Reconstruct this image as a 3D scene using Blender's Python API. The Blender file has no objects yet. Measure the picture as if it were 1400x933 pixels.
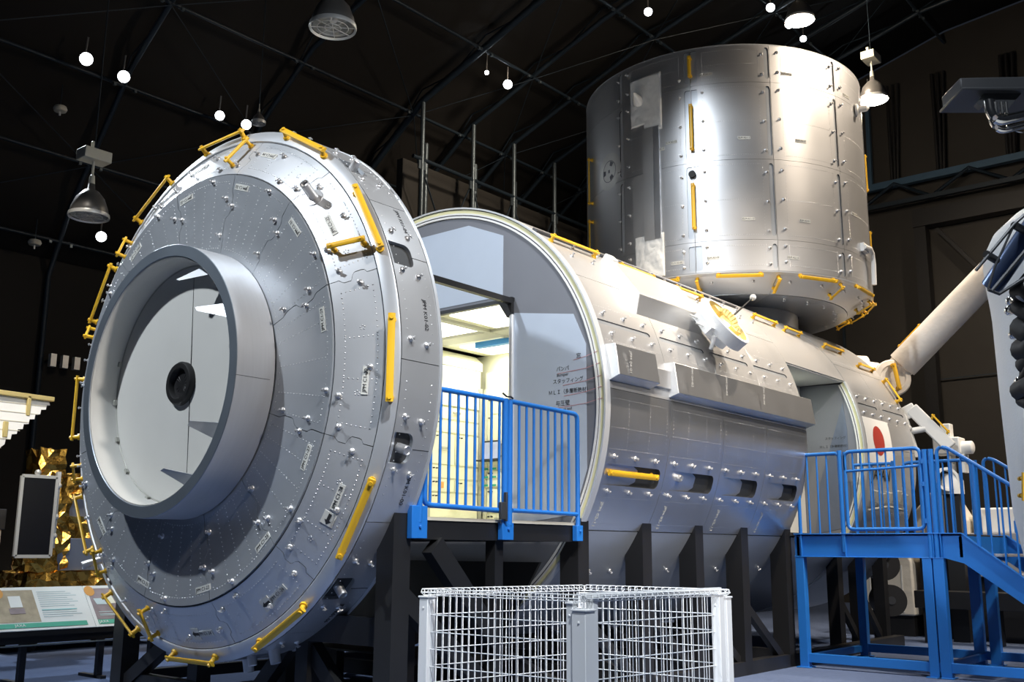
import bpy, math, random
from math import sin, cos, pi, radians as R_, degrees
from mathutils import Vector as V, Matrix, noise
from mathutils.geometry import delaunay_2d_cdt

random.seed(7)
H = 2.62                       # height of the module's axis above the floor
scn = bpy.context.scene
col = scn.collection
MODR = 2.2                     # radius of the module


# ------------------------------------------------------------------ materials
def mat(name, base, metal=0.0, rough=0.5, var=0.0, vscale=6.0, bump=0.0, bscale=40.0, emis=None, estr=0.0,
        stretch=None, spec=0.5, rvar=0.0, trans=0.0, alpha=1.0, detail=4.0):
    m = bpy.data.materials.new(name)
    m.use_nodes = True
    nt = m.node_tree
    b = nt.nodes['Principled BSDF']
    b.inputs['Base Color'].default_value = (*base, 1)
    b.inputs['Metallic'].default_value = metal
    b.inputs['Roughness'].default_value = rough
    b.inputs['Specular IOR Level'].default_value = spec
    if trans:
        b.inputs['Transmission Weight'].default_value = trans
    if emis:
        b.inputs['Emission Color'].default_value = (*emis, 1)
        b.inputs['Emission Strength'].default_value = estr
    if var or bump or rvar:
        tc = nt.nodes.new('ShaderNodeTexCoord')
        mp = nt.nodes.new('ShaderNodeMapping')
        if stretch:
            mp.inputs['Scale'].default_value = stretch
        nt.links.new(tc.outputs['Object'], mp.inputs['Vector'])
    if var or rvar:
        n = nt.nodes.new('ShaderNodeTexNoise')
        n.inputs['Scale'].default_value = vscale
        n.inputs['Detail'].default_value = detail
        nt.links.new(mp.outputs['Vector'], n.inputs['Vector'])
        if var:
            r = nt.nodes.new('ShaderNodeMapRange')
            r.inputs['To Min'].default_value = 1 - var
            r.inputs['To Max'].default_value = 1 + var
            nt.links.new(n.outputs['Fac'], r.inputs['Value'])
            mx = nt.nodes.new('ShaderNodeVectorMath')
            mx.operation = 'SCALE'
            mx.inputs[0].default_value = base
            nt.links.new(r.outputs['Result'], mx.inputs['Scale'])
            nt.links.new(mx.outputs['Vector'], b.inputs['Base Color'])
        if rvar:
            r2 = nt.nodes.new('ShaderNodeMapRange')
            r2.inputs['To Min'].default_value = max(0.02, rough - rvar)
            r2.inputs['To Max'].default_value = rough + rvar
            nt.links.new(n.outputs['Fac'], r2.inputs['Value'])
            nt.links.new(r2.outputs['Result'], b.inputs['Roughness'])
    if bump:
        n2 = nt.nodes.new('ShaderNodeTexNoise')
        n2.inputs['Scale'].default_value = bscale
        n2.inputs['Detail'].default_value = 5
        nt.links.new(mp.outputs['Vector'], n2.inputs['Vector'])
        bp = nt.nodes.new('ShaderNodeBump')
        bp.inputs['Strength'].default_value = bump
        bp.inputs['Distance'].default_value = 0.02
        nt.links.new(n2.outputs['Fac'], bp.inputs['Height'])
        nt.links.new(bp.outputs['Normal'], b.inputs['Normal'])
    return m


M = {}
M['alu'] = mat('brushed_aluminium', (.60, .605, .615), .68, .38, var=.05, vscale=2.2, rvar=.05)
M['alu_end'] = mat('endcone_aluminium', (.60, .62, .65), .55, .40, var=.05, vscale=2.5, rvar=.04)
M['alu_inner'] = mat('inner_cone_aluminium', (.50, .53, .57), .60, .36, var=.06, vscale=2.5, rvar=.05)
M['ring_face'] = mat('dimmed_ring_aluminium', (.36, .42, .49), .85, .42, var=.05, vscale=3, rvar=.04)  # ring aluminium darkened in its colour to imitate the dark hall it reflects
M['alu_ring'] = mat('turned_aluminium', (.62, .635, .66), .50, .36, var=.06, vscale=3, stretch=(14, 1, 1), rvar=.05)
M['alu_barrel'] = mat('barrel_aluminium', (.60, .605, .62), .80, .37, var=.04, vscale=1.6, rvar=.05)
M['alu_mirror'] = mat('polished_aluminium_sheet', (.74, .75, .77), .88, .30, var=.04, vscale=3, rvar=.05)
M['shell'] = mat('dark_gap', (.05, .052, .055), .3, .6, var=.1)
M['rivet'] = mat('rivet_steel', (.72, .73, .74), .8, .32, var=.05)
M['bolt'] = mat('bolt_steel', (.66, .66, .67), .75, .33, var=.05)
M['white'] = mat('white_paint', (.80, .80, .78), 0, .5, var=.03, bump=.05, bscale=30)
M['hatch_white'] = mat('white_hatch_paint', (.66, .655, .62), 0, .55, var=.05, vscale=3)
M['yellow'] = mat('yellow_handrail_paint', (.80, .47, .025), 0, .35, var=.06, vscale=8)
M['blue'] = mat('blue_gloss_paint', (.018, .17, .57), 0, .38, var=.05, vscale=5)
M['black'] = mat('black_painted_steel', (.013, .013, .014), 0, .45, var=.2, vscale=5)
M['blackrub'] = mat('black_rubber', (.009, .009, .01), 0, .6, var=.15)
M['label'] = mat('label_plate', (.62, .62, .58), 0, .5, var=.04)
M['ink'] = mat('black_ink', (.02, .02, .022), 0, .6, var=.1)
M['red'] = mat('red_flag_paint', (.42, .045, .03), 0, .5, var=.06)
M['redline'] = mat('thin_red_line', (.55, .25, .27), 0, .5, var=.05)
M['wall_dark'] = mat('bulkhead_dark_grey', (.18, .19, .22), 0, .55, var=.06, vscale=3)
M['wall_light'] = mat('bulkhead_light_blue_grey', (.46, .53, .64), 0, .5, var=.05, vscale=3)
M['cream'] = mat('cream_band', (.80, .76, .45), 0, .5, var=.04)
M['navy'] = mat('navy_band', (.02, .025, .06), 0, .5, var=.1)
M['silver'] = mat('silver_edge', (.70, .72, .74), .35, .35, var=.04)
M['gold'] = mat('gold_foil', (.95, .52, .10), 1.0, .22, var=.12, vscale=5, bump=.9, bscale=9)
M['goldpaint'] = mat('gold_lining', (.76, .62, .27), .45, .38, var=.06)
M['cloth'] = mat('white_insulation_cloth', (.76, .77, .76), 0, .7, var=.05, vscale=4, bump=.5, bscale=7)
M['blanket'] = mat('cream_insulation_blanket', (.74, .70, .62), 0, .65, var=.05, vscale=4, bump=.7, bscale=6)
M['armwhite'] = mat('arm_white_blanket', (.82, .78, .73), 0, .6, var=.04, vscale=5, bump=.4, bscale=10)
M['lampglass'] = mat('lit_lamp', (1, 1, 1), 0, .4, var=.01, emis=(1.0, .90, .74), estr=30)
M['spotglass'] = mat('lit_spot_lens', (1, 1, 1), 0, .4, var=.01, emis=(.86, .93, 1.0), estr=28)
M['lampmetal'] = mat('reflector_grey', (.22, .21, .20), .5, .4, var=.08)
M['lamprefl'] = mat('reflector_inside', (.62, .62, .60), .6, .3, var=.05)
M['lampgrid'] = mat('wire_guard', (.8, .8, .78), .4, .4, var=.05)
M['boxwhite'] = mat('ivory_housing', (.72, .69, .58), 0, .5, var=.04)
M['carpet'] = mat('blue_carpet', (.105, .145, .255), 0, .95, var=.16, vscale=14, bump=.4, bscale=220, spec=.2)
M['walldrape'] = mat('black_drape_wall', (.038, .035, .031), 0, .62, var=.25, vscale=.9, bump=.55, bscale=1.6, spec=.35)
M['roofblack'] = mat('black_roof_lining', (.021, .019, .017), 0, .8, var=.35, vscale=.35, spec=.25)
M['truss'] = mat('dark_blue_steel', (.020, .032, .045), .2, .42, var=.15, vscale=4)
M['truss2'] = mat('galvanised_steel', (.13, .16, .18), .55, .38, var=.1, vscale=4)
M['trussblue'] = mat('blue_grey_steel', (.06, .12, .19), .2, .45, var=.1, vscale=4)
M['rackwhite'] = mat('rack_cream', (.80, .79, .64), 0, .45, var=.04, vscale=5)
M['rackgrey'] = mat('rack_grey', (.42, .42, .38), .2, .5, var=.06)
M['rackblue'] = mat('rack_blue_strip', (.05, .30, .75), 0, .45, var=.05)
M['roomlight'] = mat('interior_light_panel', (1, 1, 1), 0, .4, var=.01, emis=(1.0, .985, .82), estr=2.0)
M['green'] = mat('green_label', (.05, .35, .22), 0, .5, var=.05)
M['screen'] = mat('laptop_screen', (.30, .33, .45), 0, .3, var=.15, vscale=14, emis=(.45, .5, .7), estr=.35)
M['orange'] = mat('orange_tag', (.72, .36, .10), 0, .5, var=.05)
M['fencewhite'] = mat('white_coated_wire', (.80, .81, .82), 0, .4, var=.03)
M['chrome'] = mat('chrome_pipe', (.75, .74, .72), 1.0, .15, var=.05)
M['darkgrey'] = mat('dark_grey_metal', (.055, .058, .064), .3, .45, var=.1)
M['steelblue'] = mat('blue_steel_cylinder', (.12, .17, .30), .7, .3, var=.15, vscale=9)
M['panelblack'] = mat('black_solar_cells', (.012, .012, .016), .1, .3, var=.2, vscale=20)
M['signboard'] = mat('sign_white', (.80, .82, .80), 0, .4, var=.02)
M['signphoto'] = mat('printed_photo_brown', (.30, .25, .26), 0, .45, var=.45, vscale=9)
M['signphoto2'] = mat('printed_photo_room', (.42, .36, .26), 0, .45, var=.45, vscale=12)
M['signgreen'] = mat('sign_green_bar', (.10, .42, .30), 0, .45, var=.06)
M['signteal'] = mat('sign_teal_line', (.30, .62, .62), 0, .45, var=.05)
M['signtext'] = mat('sign_text_grey', (.55, .66, .68), 0, .5, var=.04)
M['bodywhite'] = mat('white_tank_paint', (.80, .82, .83), 0, .5, var=.03, vscale=7, bump=.1, bscale=80)
M['grid_panel'] = mat('bluegrey_panel', (.14, .17, .24), .3, .4, var=.08)
M['stepgrey'] = mat('grey_stair_tread', (.34, .33, .34), .1, .6, var=.12, vscale=8)
M['beige'] = mat('beige_cabinet', (.62, .58, .48), 0, .5, var=.04)


# ------------------------------------------------------------------ mesh builder
class MB:
    def __init__(self):
        self.v, self.f, self.mi = [], [], []

    def add(self, vs, fs, mi=0):
        o = len(self.v)
        self.v += [tuple(p) for p in vs]
        self.f += [tuple(i + o for i in f) for f in fs]
        self.mi += [mi] * len(fs)
        return self

    def box(self, x0, x1, y0, y1, z0, z1, mi=0):
        vs = [(x, y, z) for x in (x0, x1) for y in (y0, y1) for z in (z0, z1)]
        return self.add(vs, [(0, 1, 3, 2), (4, 6, 7, 5), (0, 4, 5, 1), (2, 3, 7, 6), (0, 2, 6, 4), (1, 5, 7, 3)], mi)

    def obox(self, c, ax, hs, mi=0):
        c = V(c)
        a = [V(ax[i]).normalized() * hs[i] for i in range(3)]
        vs = [c + a[0] * i + a[1] * j + a[2] * k for i in (-1, 1) for j in (-1, 1) for k in (-1, 1)]
        return self.add(vs, [(0, 1, 3, 2), (4, 6, 7, 5), (0, 4, 5, 1), (2, 3, 7, 6), (0, 2, 6, 4), (1, 5, 7, 3)], mi)

    def beam(self, p0, p1, w, h, up=(0, 0, 1), mi=0):
        p0, p1 = V(p0), V(p1)
        d = p1 - p0
        L = d.length
        d.normalize()
        s = d.cross(V(up))
        if s.length < 1e-4:
            s = d.cross(V((1, 0, 0)))
        s.normalize()
        u = s.cross(d)
        return self.obox((p0 + p1) / 2, (d, s, u), (L / 2, w / 2, h / 2), mi)

    def tube(self, pts, r, n=8, mi=0, closed=False):
        pts = [V(p) for p in pts]
        m = len(pts)
        rings = []
        t0 = (pts[1] - pts[0]).normalized()
        ref = V((0, 0, 1)) if abs(t0.z) < .9 else V((1, 0, 0))
        nrm = t0.cross(ref).normalized()
        for i, p in enumerate(pts):
            if closed:
                t = (pts[(i + 1) % m] - pts[i - 1]).normalized()
            elif i == 0:
                t = t0
            elif i == m - 1:
                t = (pts[-1] - pts[-2]).normalized()
            else:
                t = ((pts[i + 1] - p).normalized() + (p - pts[i - 1]).normalized())
                t = t.normalized() if t.length > 1e-6 else t0
            nrm = (nrm - t * nrm.dot(t)).normalized()
            b = t.cross(nrm)
            rr = r[i] if isinstance(r, (list, tuple)) else r
            rings.append([p + (nrm * cos(2 * pi * k / n) + b * sin(2 * pi * k / n)) * rr for k in range(n)])
        vs = [q for ring in rings for q in ring]
        fs = []
        for i in range(m if closed else m - 1):
            j = (i + 1) % m
            for k in range(n):
                l = (k + 1) % n
                fs.append((i * n + k, i * n + l, j * n + l, j * n + k))
        if not closed:
            fs.append(tuple(range(n))[::-1])
            fs.append(tuple((m - 1) * n + k for k in range(n)))
        return self.add(vs, fs, mi)

    def lathe(self, prof, o=(0, 0, 0), axis=(0, 0, 1), n=48, mi=0, a0=0, a1=360, ref=None, closed_prof=False):
        """prof: (radius, height) pairs along the axis"""
        o, ax = V(o), V(axis).normalized()
        if ref is None:
            ref = V((1, 0, 0)) if abs(ax.x) < .9 else V((0, -1, 0))
        ref = V(ref)
        e1 = (ref - ax * ref.dot(ax)).normalized()
        e2 = ax.cross(e1)
        full = abs(a1 - a0) >= 359.9
        cnt = n if full else n + 1
        P = len(prof)
        vs = []
        for i in range(cnt):
            a = R_(a0 + (a1 - a0) * i / n)
            d = e1 * cos(a) + e2 * sin(a)
            vs += [o + d * r + ax * h for r, h in prof]
        fs = []
        for i in range(n):
            j = (i + 1) % cnt
            for k in range(P if closed_prof else P - 1):
                l = (k + 1) % P
                if prof[k][0] < 1e-6 and prof[l][0] < 1e-6:
                    continue
                q = (i * P + k, j * P + k, j * P + l, i * P + l)
                if prof[k][0] < 1e-6:
                    q = (i * P + k, j * P + l, i * P + l)
                elif prof[l][0] < 1e-6:
                    q = (i * P + k, j * P + k, i * P + l)
                fs.append(q)
        if not full and closed_prof:
            fs.append(tuple(range(P)))
            fs.append(tuple((cnt - 1) * P + k for k in range(P))[::-1])
        return self.add(vs, fs, mi)

    def prism(self, poly, ext, mi=0):
        poly = [V(p) for p in poly]
        e = V(ext)
        n = len(poly)
        vs = poly + [p + e for p in poly]
        fs = [tuple(range(n))[::-1], tuple(range(n, 2 * n))]
        fs += [(i, (i + 1) % n, n + (i + 1) % n, n + i) for i in range(n)]
        return self.add(vs, fs, mi)

    def sphere(self, c, r, n=12, mi=0, sc=(1, 1, 1)):
        m = n // 2
        c = V(c)
        vs = [c + V((0, 0, r * sc[2]))]
        for i in range(1, m):
            t = pi * i / m
            vs += [c + V((r * sin(t) * cos(2 * pi * k / n) * sc[0], r * sin(t) * sin(2 * pi * k / n) * sc[1], r * cos(t) * sc[2])) for k in range(n)]
        vs.append(c - V((0, 0, r * sc[2])))
        fs = [(0, 1 + k, 1 + (k + 1) % n) for k in range(n)]
        for i in range(m - 2):
            for k in range(n):
                a, b = 1 + i * n + k, 1 + i * n + (k + 1) % n
                fs.append((a, a + n, b + n, b))
        L = len(vs) - 1
        fs += [(L, 1 + (m - 2) * n + (k + 1) % n, 1 + (m - 2) * n + k) for k in range(n)]
        return self.add(vs, fs, mi)

    def mesh(self, name, mats, sharp=35, fix=True):
        me = bpy.data.meshes.new(name)
        me.from_pydata(self.v, [], self.f)
        for m in (mats if isinstance(mats, (list, tuple)) else [mats]):
            me.materials.append(m)
        if any(self.mi):
            me.polygons.foreach_set('material_index', self.mi)
        if fix:
            import bmesh
            bm = bmesh.new()
            bm.from_mesh(me)
            bmesh.ops.recalc_face_normals(bm, faces=bm.faces)
            bm.to_mesh(me)
            bm.free()
        me.shade_smooth()
        me.set_sharp_from_angle(angle=R_(sharp))
        me.update()
        return me

    def build(self, name, mats, parent=None, sharp=35, bevel=0, label=None, kind=None, fix=True, loc=None):
        o = bpy.data.objects.new(name, self.mesh(name, mats, sharp, fix))
        col.objects.link(o)
        if parent is not None:
            o.parent = parent
        if loc is not None:
            o.location = loc
        if bevel:
            b = o.modifiers.new('bevel', 'BEVEL')
            b.width = bevel
            b.segments = 2
            b.limit_method = 'ANGLE'
        if label:
            o['label'] = label
        if kind:
            o['kind'] = kind
        return o


def tag(o, label, cat, group=None):
    o['label'] = label
    o['category'] = cat
    if group:
        o['group'] = group
    return o


def thing(name, label, cat, loc=(0, 0, 0), group=None, rotz=0):
    o = bpy.data.objects.new(name, None)
    o.empty_display_size = .1
    col.objects.link(o)
    o.location = loc
    o.rotation_euler = (0, 0, rotz)
    return tag(o, label, cat, group)


def place(name, me, parent, mtx, label=None):
    o = bpy.data.objects.new(name, me)
    col.objects.link(o)
    o.parent = parent
    o.matrix_local = mtx
    if label:
        o['label'] = label
    return o


def copy_tree(o, parent=None):
    c = o.copy()
    col.objects.link(c)
    if parent is not None:
        c.parent = parent
    for ch in list(o.children):
        copy_tree(ch, c)
    return c


def structure(o, label=None):
    o['kind'] = 'structure'
    if label:
        o['label'] = label
    return o


def frame(pos, right, up):
    r = V(right).normalized()
    n = r.cross(V(up)).normalized()
    u = n.cross(r)
    m = Matrix((r, u, n)).transposed().to_4x4()
    m.translation = V(pos)
    return m


_txt = {}


def text_mesh(s, size, material, ext=.001, narrow=1.0):
    key = (s, size, material.name, ext, narrow)
    if key in _txt:
        return _txt[key]
    cu = bpy.data.curves.new('lettering', 'FONT')
    cu.body = s
    cu.size = size
    cu.align_x = 'CENTER'
    cu.align_y = 'CENTER'
    cu.extrude = ext
    cu.resolution_u = 2
    o = bpy.data.objects.new('lettering', cu)
    col.objects.link(o)
    dg = bpy.context.evaluated_depsgraph_get()
    me = bpy.data.meshes.new_from_object(o.evaluated_get(dg))
    bpy.data.objects.remove(o)
    if narrow != 1.0:
        me.transform(Matrix.Diagonal((narrow, 1, 1, 1)))
    me.materials.clear()
    me.materials.append(material)
    _txt[key] = me
    return me


def label_plate(s, w, h, pos, right, up, parent, size=None):
    """small plate with printed characters (one mesh, two materials)"""
    size = size or h * .78
    key = ('plate', s, w, h)
    if key not in _txt:
        t = text_mesh(s, size, M['ink'], .0006)
        xs = [v.co.x for v in t.vertices]
        k = min(1.0, w * .92 / (max(xs) - min(xs)))
        b = MB()
        b.box(-w / 2, w / 2, -h / 2, h / 2, -.002, .002, 0)
        b.add([(v.co.x * k, v.co.y, v.co.z + .0035) for v in t.vertices], [tuple(p.vertices) for p in t.polygons], 1)
        _txt[key] = b.mesh('label_plate', [M['label'], M['ink']], fix=False)
    return place('label_plate', _txt[key], parent, frame(pos, right, up))


# ------------------------------------------------------------------ surfaces
def cyl(x, th, r=MODR):
    a = R_(th)
    return V((x, -r * cos(a), r * sin(a)))


def cyl_n(th):
    a = R_(th)
    return V((0, -cos(a), sin(a)))


def cyl_t(th):
    a = R_(th)
    return V((0, sin(a), cos(a)))


def patch(mb, fn, nf, u0, u1, v0, v1, nu, nv, thick, mi=0, uoff=None):
    """surface patch with four skirts; fn(u,v)->point, nf(u,v)->normal; uoff(v)->(left shift, right shift)"""
    top = []
    for j in range(nv + 1):
        v = v0 + (v1 - v0) * j / nv
        a, b = (u0, u1)
        if uoff:
            da, db = uoff(j / nv)
            a, b = u0 + da, u1 + db
        top.append([(a + (b - a) * i / nu, v) for i in range(nu + 1)])
    pts = [fn(u, v) for row in top for u, v in row]
    W = nu + 1
    fs = [(j * W + i, j * W + i + 1, (j + 1) * W + i + 1, (j + 1) * W + i) for j in range(nv) for i in range(nu)]
    mb.add(pts, fs, mi)
    loop = [(0, i) for i in range(nu)] + [(j, nu) for j in range(nv)] + [(nv, i) for i in range(nu, 0, -1)] + [(j, 0) for j in range(nv, 0, -1)]
    L = len(loop)
    a = [fn(*top[j][i]) for j, i in loop]
    b = [fn(*top[j][i]) - nf(*top[j][i]) * thick for j, i in loop]
    mb.add(a + b, [(k, (k + 1) % L, L + (k + 1) % L, L + k) for k in range(L)], mi)


def in_poly(p, poly):
    x, y = p
    c = False
    j = len(poly) - 1
    for i in range(len(poly)):
        xi, yi = poly[i]
        xj, yj = poly[j]
        if (yi > y) != (yj > y) and x < (xj - xi) * (y - yi) / (yj - yi + 1e-12) + xi:
            c = not c
        j = i
    return c


def rrect(u0, u1, v0, v1, ru, rv, corners=(1, 1, 1, 1), n=5):
    """rounded rectangle in (u,v); corners = (u0v0, u1v0, u1v1, u0v1)"""
    out = []
    for k, (cu, cv, a0) in enumerate(((u0, v0, 180), (u1, v0, 270), (u1, v1, 0), (u0, v1, 90))):
        if corners[k]:
            su, sv = (ru if cu == u0 else -ru), (rv if cv == v0 else -rv)
            for i in range(n + 1):
                a = R_(a0 + 90 * i / n)
                out.append((cu + su + ru * cos(a), cv + sv + rv * sin(a)))
        else:
            out.append((cu, cv))
    return out


def holed(mb, fn, nf, u0, u1, v0, v1, su, sv, holes, thick, mi=0, mw=1, mf=2):
    """patch with recessed pockets: holes = [(poly, depth)]"""
    nu, nv = max(1, math.ceil((u1 - u0) / su)), max(1, math.ceil((v1 - v0) / sv))
    outer = [(u0 + (u1 - u0) * i / nu, v0) for i in range(nu)] + [(u1, v0 + (v1 - v0) * j / nv) for j in range(nv)]
    outer += [(u1 - (u1 - u0) * i / nu, v1) for i in range(nu)] + [(u0, v1 - (v1 - v0) * j / nv) for j in range(nv)]
    K = 1.0 / su * sv          # scale u so triangles stay even
    pts, edges = [], []

    def loop(poly):
        o = len(pts)
        pts.extend(poly)
        n = len(poly)
        edges.extend((o + i, o + (i + 1) % n) for i in range(n))
    loop(outer)
    for poly, d in holes:
        loop(poly)
    for i in range(1, nu):
        for j in range(1, nv):
            p = (u0 + (u1 - u0) * i / nu, v0 + (v1 - v0) * j / nv)
            if not any(in_poly(p, q) for q, d in holes):
                pts.append(p)
    r = delaunay_2d_cdt([V((p[0] * K, p[1])) for p in pts], edges, [], 0, 1e-6)
    vs = [(p.x / K, p.y) for p in r[0]]
    fs = []
    for f in r[2]:
        c = (sum(vs[i][0] for i in f) / 3, sum(vs[i][1] for i in f) / 3)
        if any(in_poly(c, q) for q, d in holes):
            continue
        fs.append(f)
    mb.add([fn(*p) for p in vs], fs, mi)
    L = len(outer)
    mb.add([fn(*p) for p in outer] + [fn(*p) - nf(*p) * thick for p in outer], [(k, (k + 1) % L, L + (k + 1) % L, L + k) for k in range(L)], mi)
    for poly, d in holes:
        L = len(poly)
        a = [fn(*p) for p in poly]
        dd = d if callable(d) else (lambda uu: d)
        b = [fn(*p) - nf(*p) * dd(p[0]) for p in poly]
        mb.add(a + b, [(k, L + k, L + (k + 1) % L, (k + 1) % L) for k in range(L)], mw)
        us = [q[0] for q in poly]
        vs_ = [q[1] for q in poly]
        ua, ub, va, vb = min(us), max(us), min(vs_), max(vs_)
        inner = [(ua + (ub - ua) * i / 8, va + (vb - va) * j / 4) for i in range(1, 8) for j in range(1, 4)]
        inner = [q for q in inner if in_poly(q, poly)]
        r = delaunay_2d_cdt([V((q[0] * K, q[1])) for q in list(poly) + inner], [(k, (k + 1) % L) for k in range(L)], [], 0, 1e-6)
        q2 = [(q.x / K, q.y) for q in r[0]]
        f2 = [f for f in r[2] if in_poly((sum(q2[i][0] for i in f) / 3, sum(q2[i][1] for i in f) / 3), poly)]
        mb.add([fn(*q) - nf(*q) * dd(q[0]) for q in q2], f2, mf)


class Rivets:
    def __init__(self):
        self.p = []

    def line(self, f, n):
        for i in range(n):
            self.p.append(f(i / max(1, n - 1)))

    def build(self, name, parent, r=.0055, h=.0035):
        mb = MB()
        for p, n in self.p:
            t = n.cross(V((.31, .52, .79))).normalized()
            b = n.cross(t)
            vs = [p + (t * cos(2 * pi * k / 6) + b * sin(2 * pi * k / 6)) * r for k in range(6)]
            vs += [p + n * h * .75 + (t * cos(2 * pi * k / 6) + b * sin(2 * pi * k / 6)) * r * .6 for k in range(6)]
            vs += [p + n * h]
            fs = [(k, (k + 1) % 6, 6 + (k + 1) % 6, 6 + k) for k in range(6)] + [(6 + k, 6 + (k + 1) % 6, 12) for k in range(6)]
            mb.add(vs, fs)
        return mb.build(name, M['rivet'], parent, sharp=80, kind='stuff', fix=False)


def handrail(parent, p0, p1, n0, n1, off=.065, w=.05, t=.024, name='handrail'):
    """straight flat-section grab bar standing on two feet"""
    p0, p1, n0, n1 = V(p0), V(p1), V(n0).normalized(), V(n1).normalized()
    nm = (n0 + n1).normalized()
    a, b = p0 + n0 * off, p1 + n1 * off
    d = (b - a).normalized()
    s = d.cross(nm).normalized()
    u = s.cross(d)
    mb = MB()
    c = w * .28
    sec = [(-w / 2, -t / 2 + c * .5), (-w / 2 + c, -t / 2), (w / 2 - c, -t / 2), (w / 2, -t / 2 + c * .5), (w / 2, t / 2 - c * .5), (w / 2 - c, t / 2), (-w / 2 + c, t / 2), (-w / 2, t / 2 - c * .5)]
    e = .03
    vs = [q + s * x + u * y for q in (a - d * e, b + d * e) for x, y in sec]
    fs = [(k, (k + 1) % 8, 8 + (k + 1) % 8, 8 + k) for k in range(8)] + [tuple(range(8))[::-1], tuple(range(8, 16))]
    mb.add(vs, fs)
    for q, n, pp in ((a, n0, p0), (b, n1, p1)):
        mb.tube([pp - n * .004, pp + n * .014], w * .6, 10)
        mb.tube([pp, q], w * .38, 10)
        mb.tube([q + u * t * .3, q + u * (t * .5 + .012)], w * .3, 8)
    return mb.build(name, M['yellow'], parent, sharp=40)


def bolt_mesh():
    mb = MB()
    mb.lathe([(.029, -.002), (.029, .004), (.024, .012), (.012, .018), (.0085, .02), (.0085, .042), (.011, .043), (.011, .052), (0, .054)], n=12)
    mb.box(-.026, .026, -.0045, .0045, .036, .046)
    mb.box(-.0045, .0045, -.016, .016, .037, .045)
    mb.v = [(a * .82, b * .82, c * .82) for a, b, c in mb.v]
    return mb


BOLT = bolt_mesh()
BOLT_ME = BOLT.mesh('standoff_bolt', M['bolt'])


def bolt_frame(p, n, spin=0.0):
    n = V(n).normalized()
    t = n.cross(V((0, 0, 1)))
    if t.length < .05:
        t = V((1, 0, 0)).cross(n)
    t.normalize()
    t = Matrix.Rotation(spin, 3, n) @ t
    return frame(p, t, n.cross(t))
# ================================================================== the space station module
mod = thing('space_station_module', 'huge silver cylindrical space module lying on black legs, with two cut-open entries', 'space module', (0, 0, H))

CONE0, CONE1 = (-.200, 1.765), (-.012, 2.095)      # outer end cone: (x, r)
_k = V((CONE1[0] - CONE0[0], CONE1[1] - CONE0[1]))
CN = V((-_k.y, _k.x)).normalized()                  # (x, radial) normal of the end cone


def cone_pt(th, r):
    x = CONE0[0] + (CONE1[0] - CONE0[0]) * (r - CONE0[1]) / (CONE1[1] - CONE0[1])
    a = R_(th)
    return V((x, -r * cos(a), r * sin(a)))


def cone_n(th, r=0):
    a = R_(th)
    return V((CN.x, -CN.y * cos(a), CN.y * sin(a)))


def flat_pt(th, r):
    a = R_(th)
    return V((-.208 + .016 * (1.762 - r) / .67, -r * cos(a), r * sin(a)))


def flat_n(th, r=0):
    return V((-1, 0, 0))


def rad(th):
    return cyl_n(th)


# ---------------------------------------------------------------- front section
b = MB()
b.lathe([(1.02, -.17), (1.76, -.188), (1.775, -.187), (2.09, .0), (2.13, .03), (2.17, .05), (2.172, .455), (2.06, .455), (2.05, .12), (1.02, .02)], axis=(1, 0, 0), n=96, closed_prof=True)
front = b.build('front_section', M['shell'], mod)
b = MB()
b.lathe([(2.095, -.012), (2.105, -.020), (2.125, -.014), (2.193, .024), (2.2, .034), (2.198, .040)], axis=(1, 0, 0), n=160)
b.build('rim_band', M['alu_end'], front, sharp=50)
b = MB()
b.lathe([(2.19, .425), (2.205, .428), (2.208, .455), (2.195, .462), (2.06, .462)], axis=(1, 0, 0), n=160)
b.build('rim_band', M['alu_end'], front, sharp=50)
b = MB()
b.lathe([(2.19, .458), (2.19, .4635), (2.06, .4635)], axis=(1, 0, 0), n=120)
b.build('rear_cut_face', M['wall_dark'], front)

seams = [-164, -134.5, -105, -75, -47, -17, 19, 48, 75.5, 103.5, 135, 165, 196]
GAP = .006


def zig(amp):
    prof = [(0, 0), (.22, 0), (.27, amp), (.45, amp), (.52, -amp), (.74, -amp), (.80, 0), (1, 0)]

    def f(t):
        for (a, x), (c, y) in zip(prof, prof[1:]):
            if a <= t <= c + 1e-9:
                return x + (y - x) * (t - a) / (c - a)
        return 0
    return f


z_in, z_out = zig(1.1), zig(.9)
for s0, s1 in zip(seams, seams[1:]):
    g = degrees(GAP / 2 / 1.4)
    b = MB()
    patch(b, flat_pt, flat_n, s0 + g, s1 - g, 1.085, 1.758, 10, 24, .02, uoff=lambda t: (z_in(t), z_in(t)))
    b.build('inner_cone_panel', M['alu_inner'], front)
    g = degrees(GAP / 2 / 1.95)
    b = MB()
    patch(b, cone_pt, cone_n, s0 + g, s1 - g, 1.772, 2.09, 14, 20, .02, uoff=lambda t: (-z_out(t), -z_out(t)))
    b.build('end_cone_panel', M['alu_end'], front)

# side skin of the front section with the trunnion pockets
LG = (.047, .424)
lat = [(-16.3, 'pin'), (-46.5, 'pin'), (21.8, 'slot'), (47.5, 'pin'), (-76, 'pin'), (76, 'slot'), (105, 'pin'), (-105, 'pin')]
ledges = [-150, -119, -91, -61, -30.8, -16.3, 21.4, 47.5, 62, 90, 119, 150, 180, 210]
pock = {-30.8: [], }


def latf(u, v):
    return cyl(u, v)


def latn(u, v):
    return cyl_n(v)


def pocket_poly(th, kind):
    h = 2.9 if kind == 'pin' else 2.6
    return rrect(LG[0] + .012, LG[0] + (.20 if kind == 'pin' else .225), th - h / 1.0, th + h / 1.0, .055, 1.5, (0, 1, 1, 0))


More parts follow.
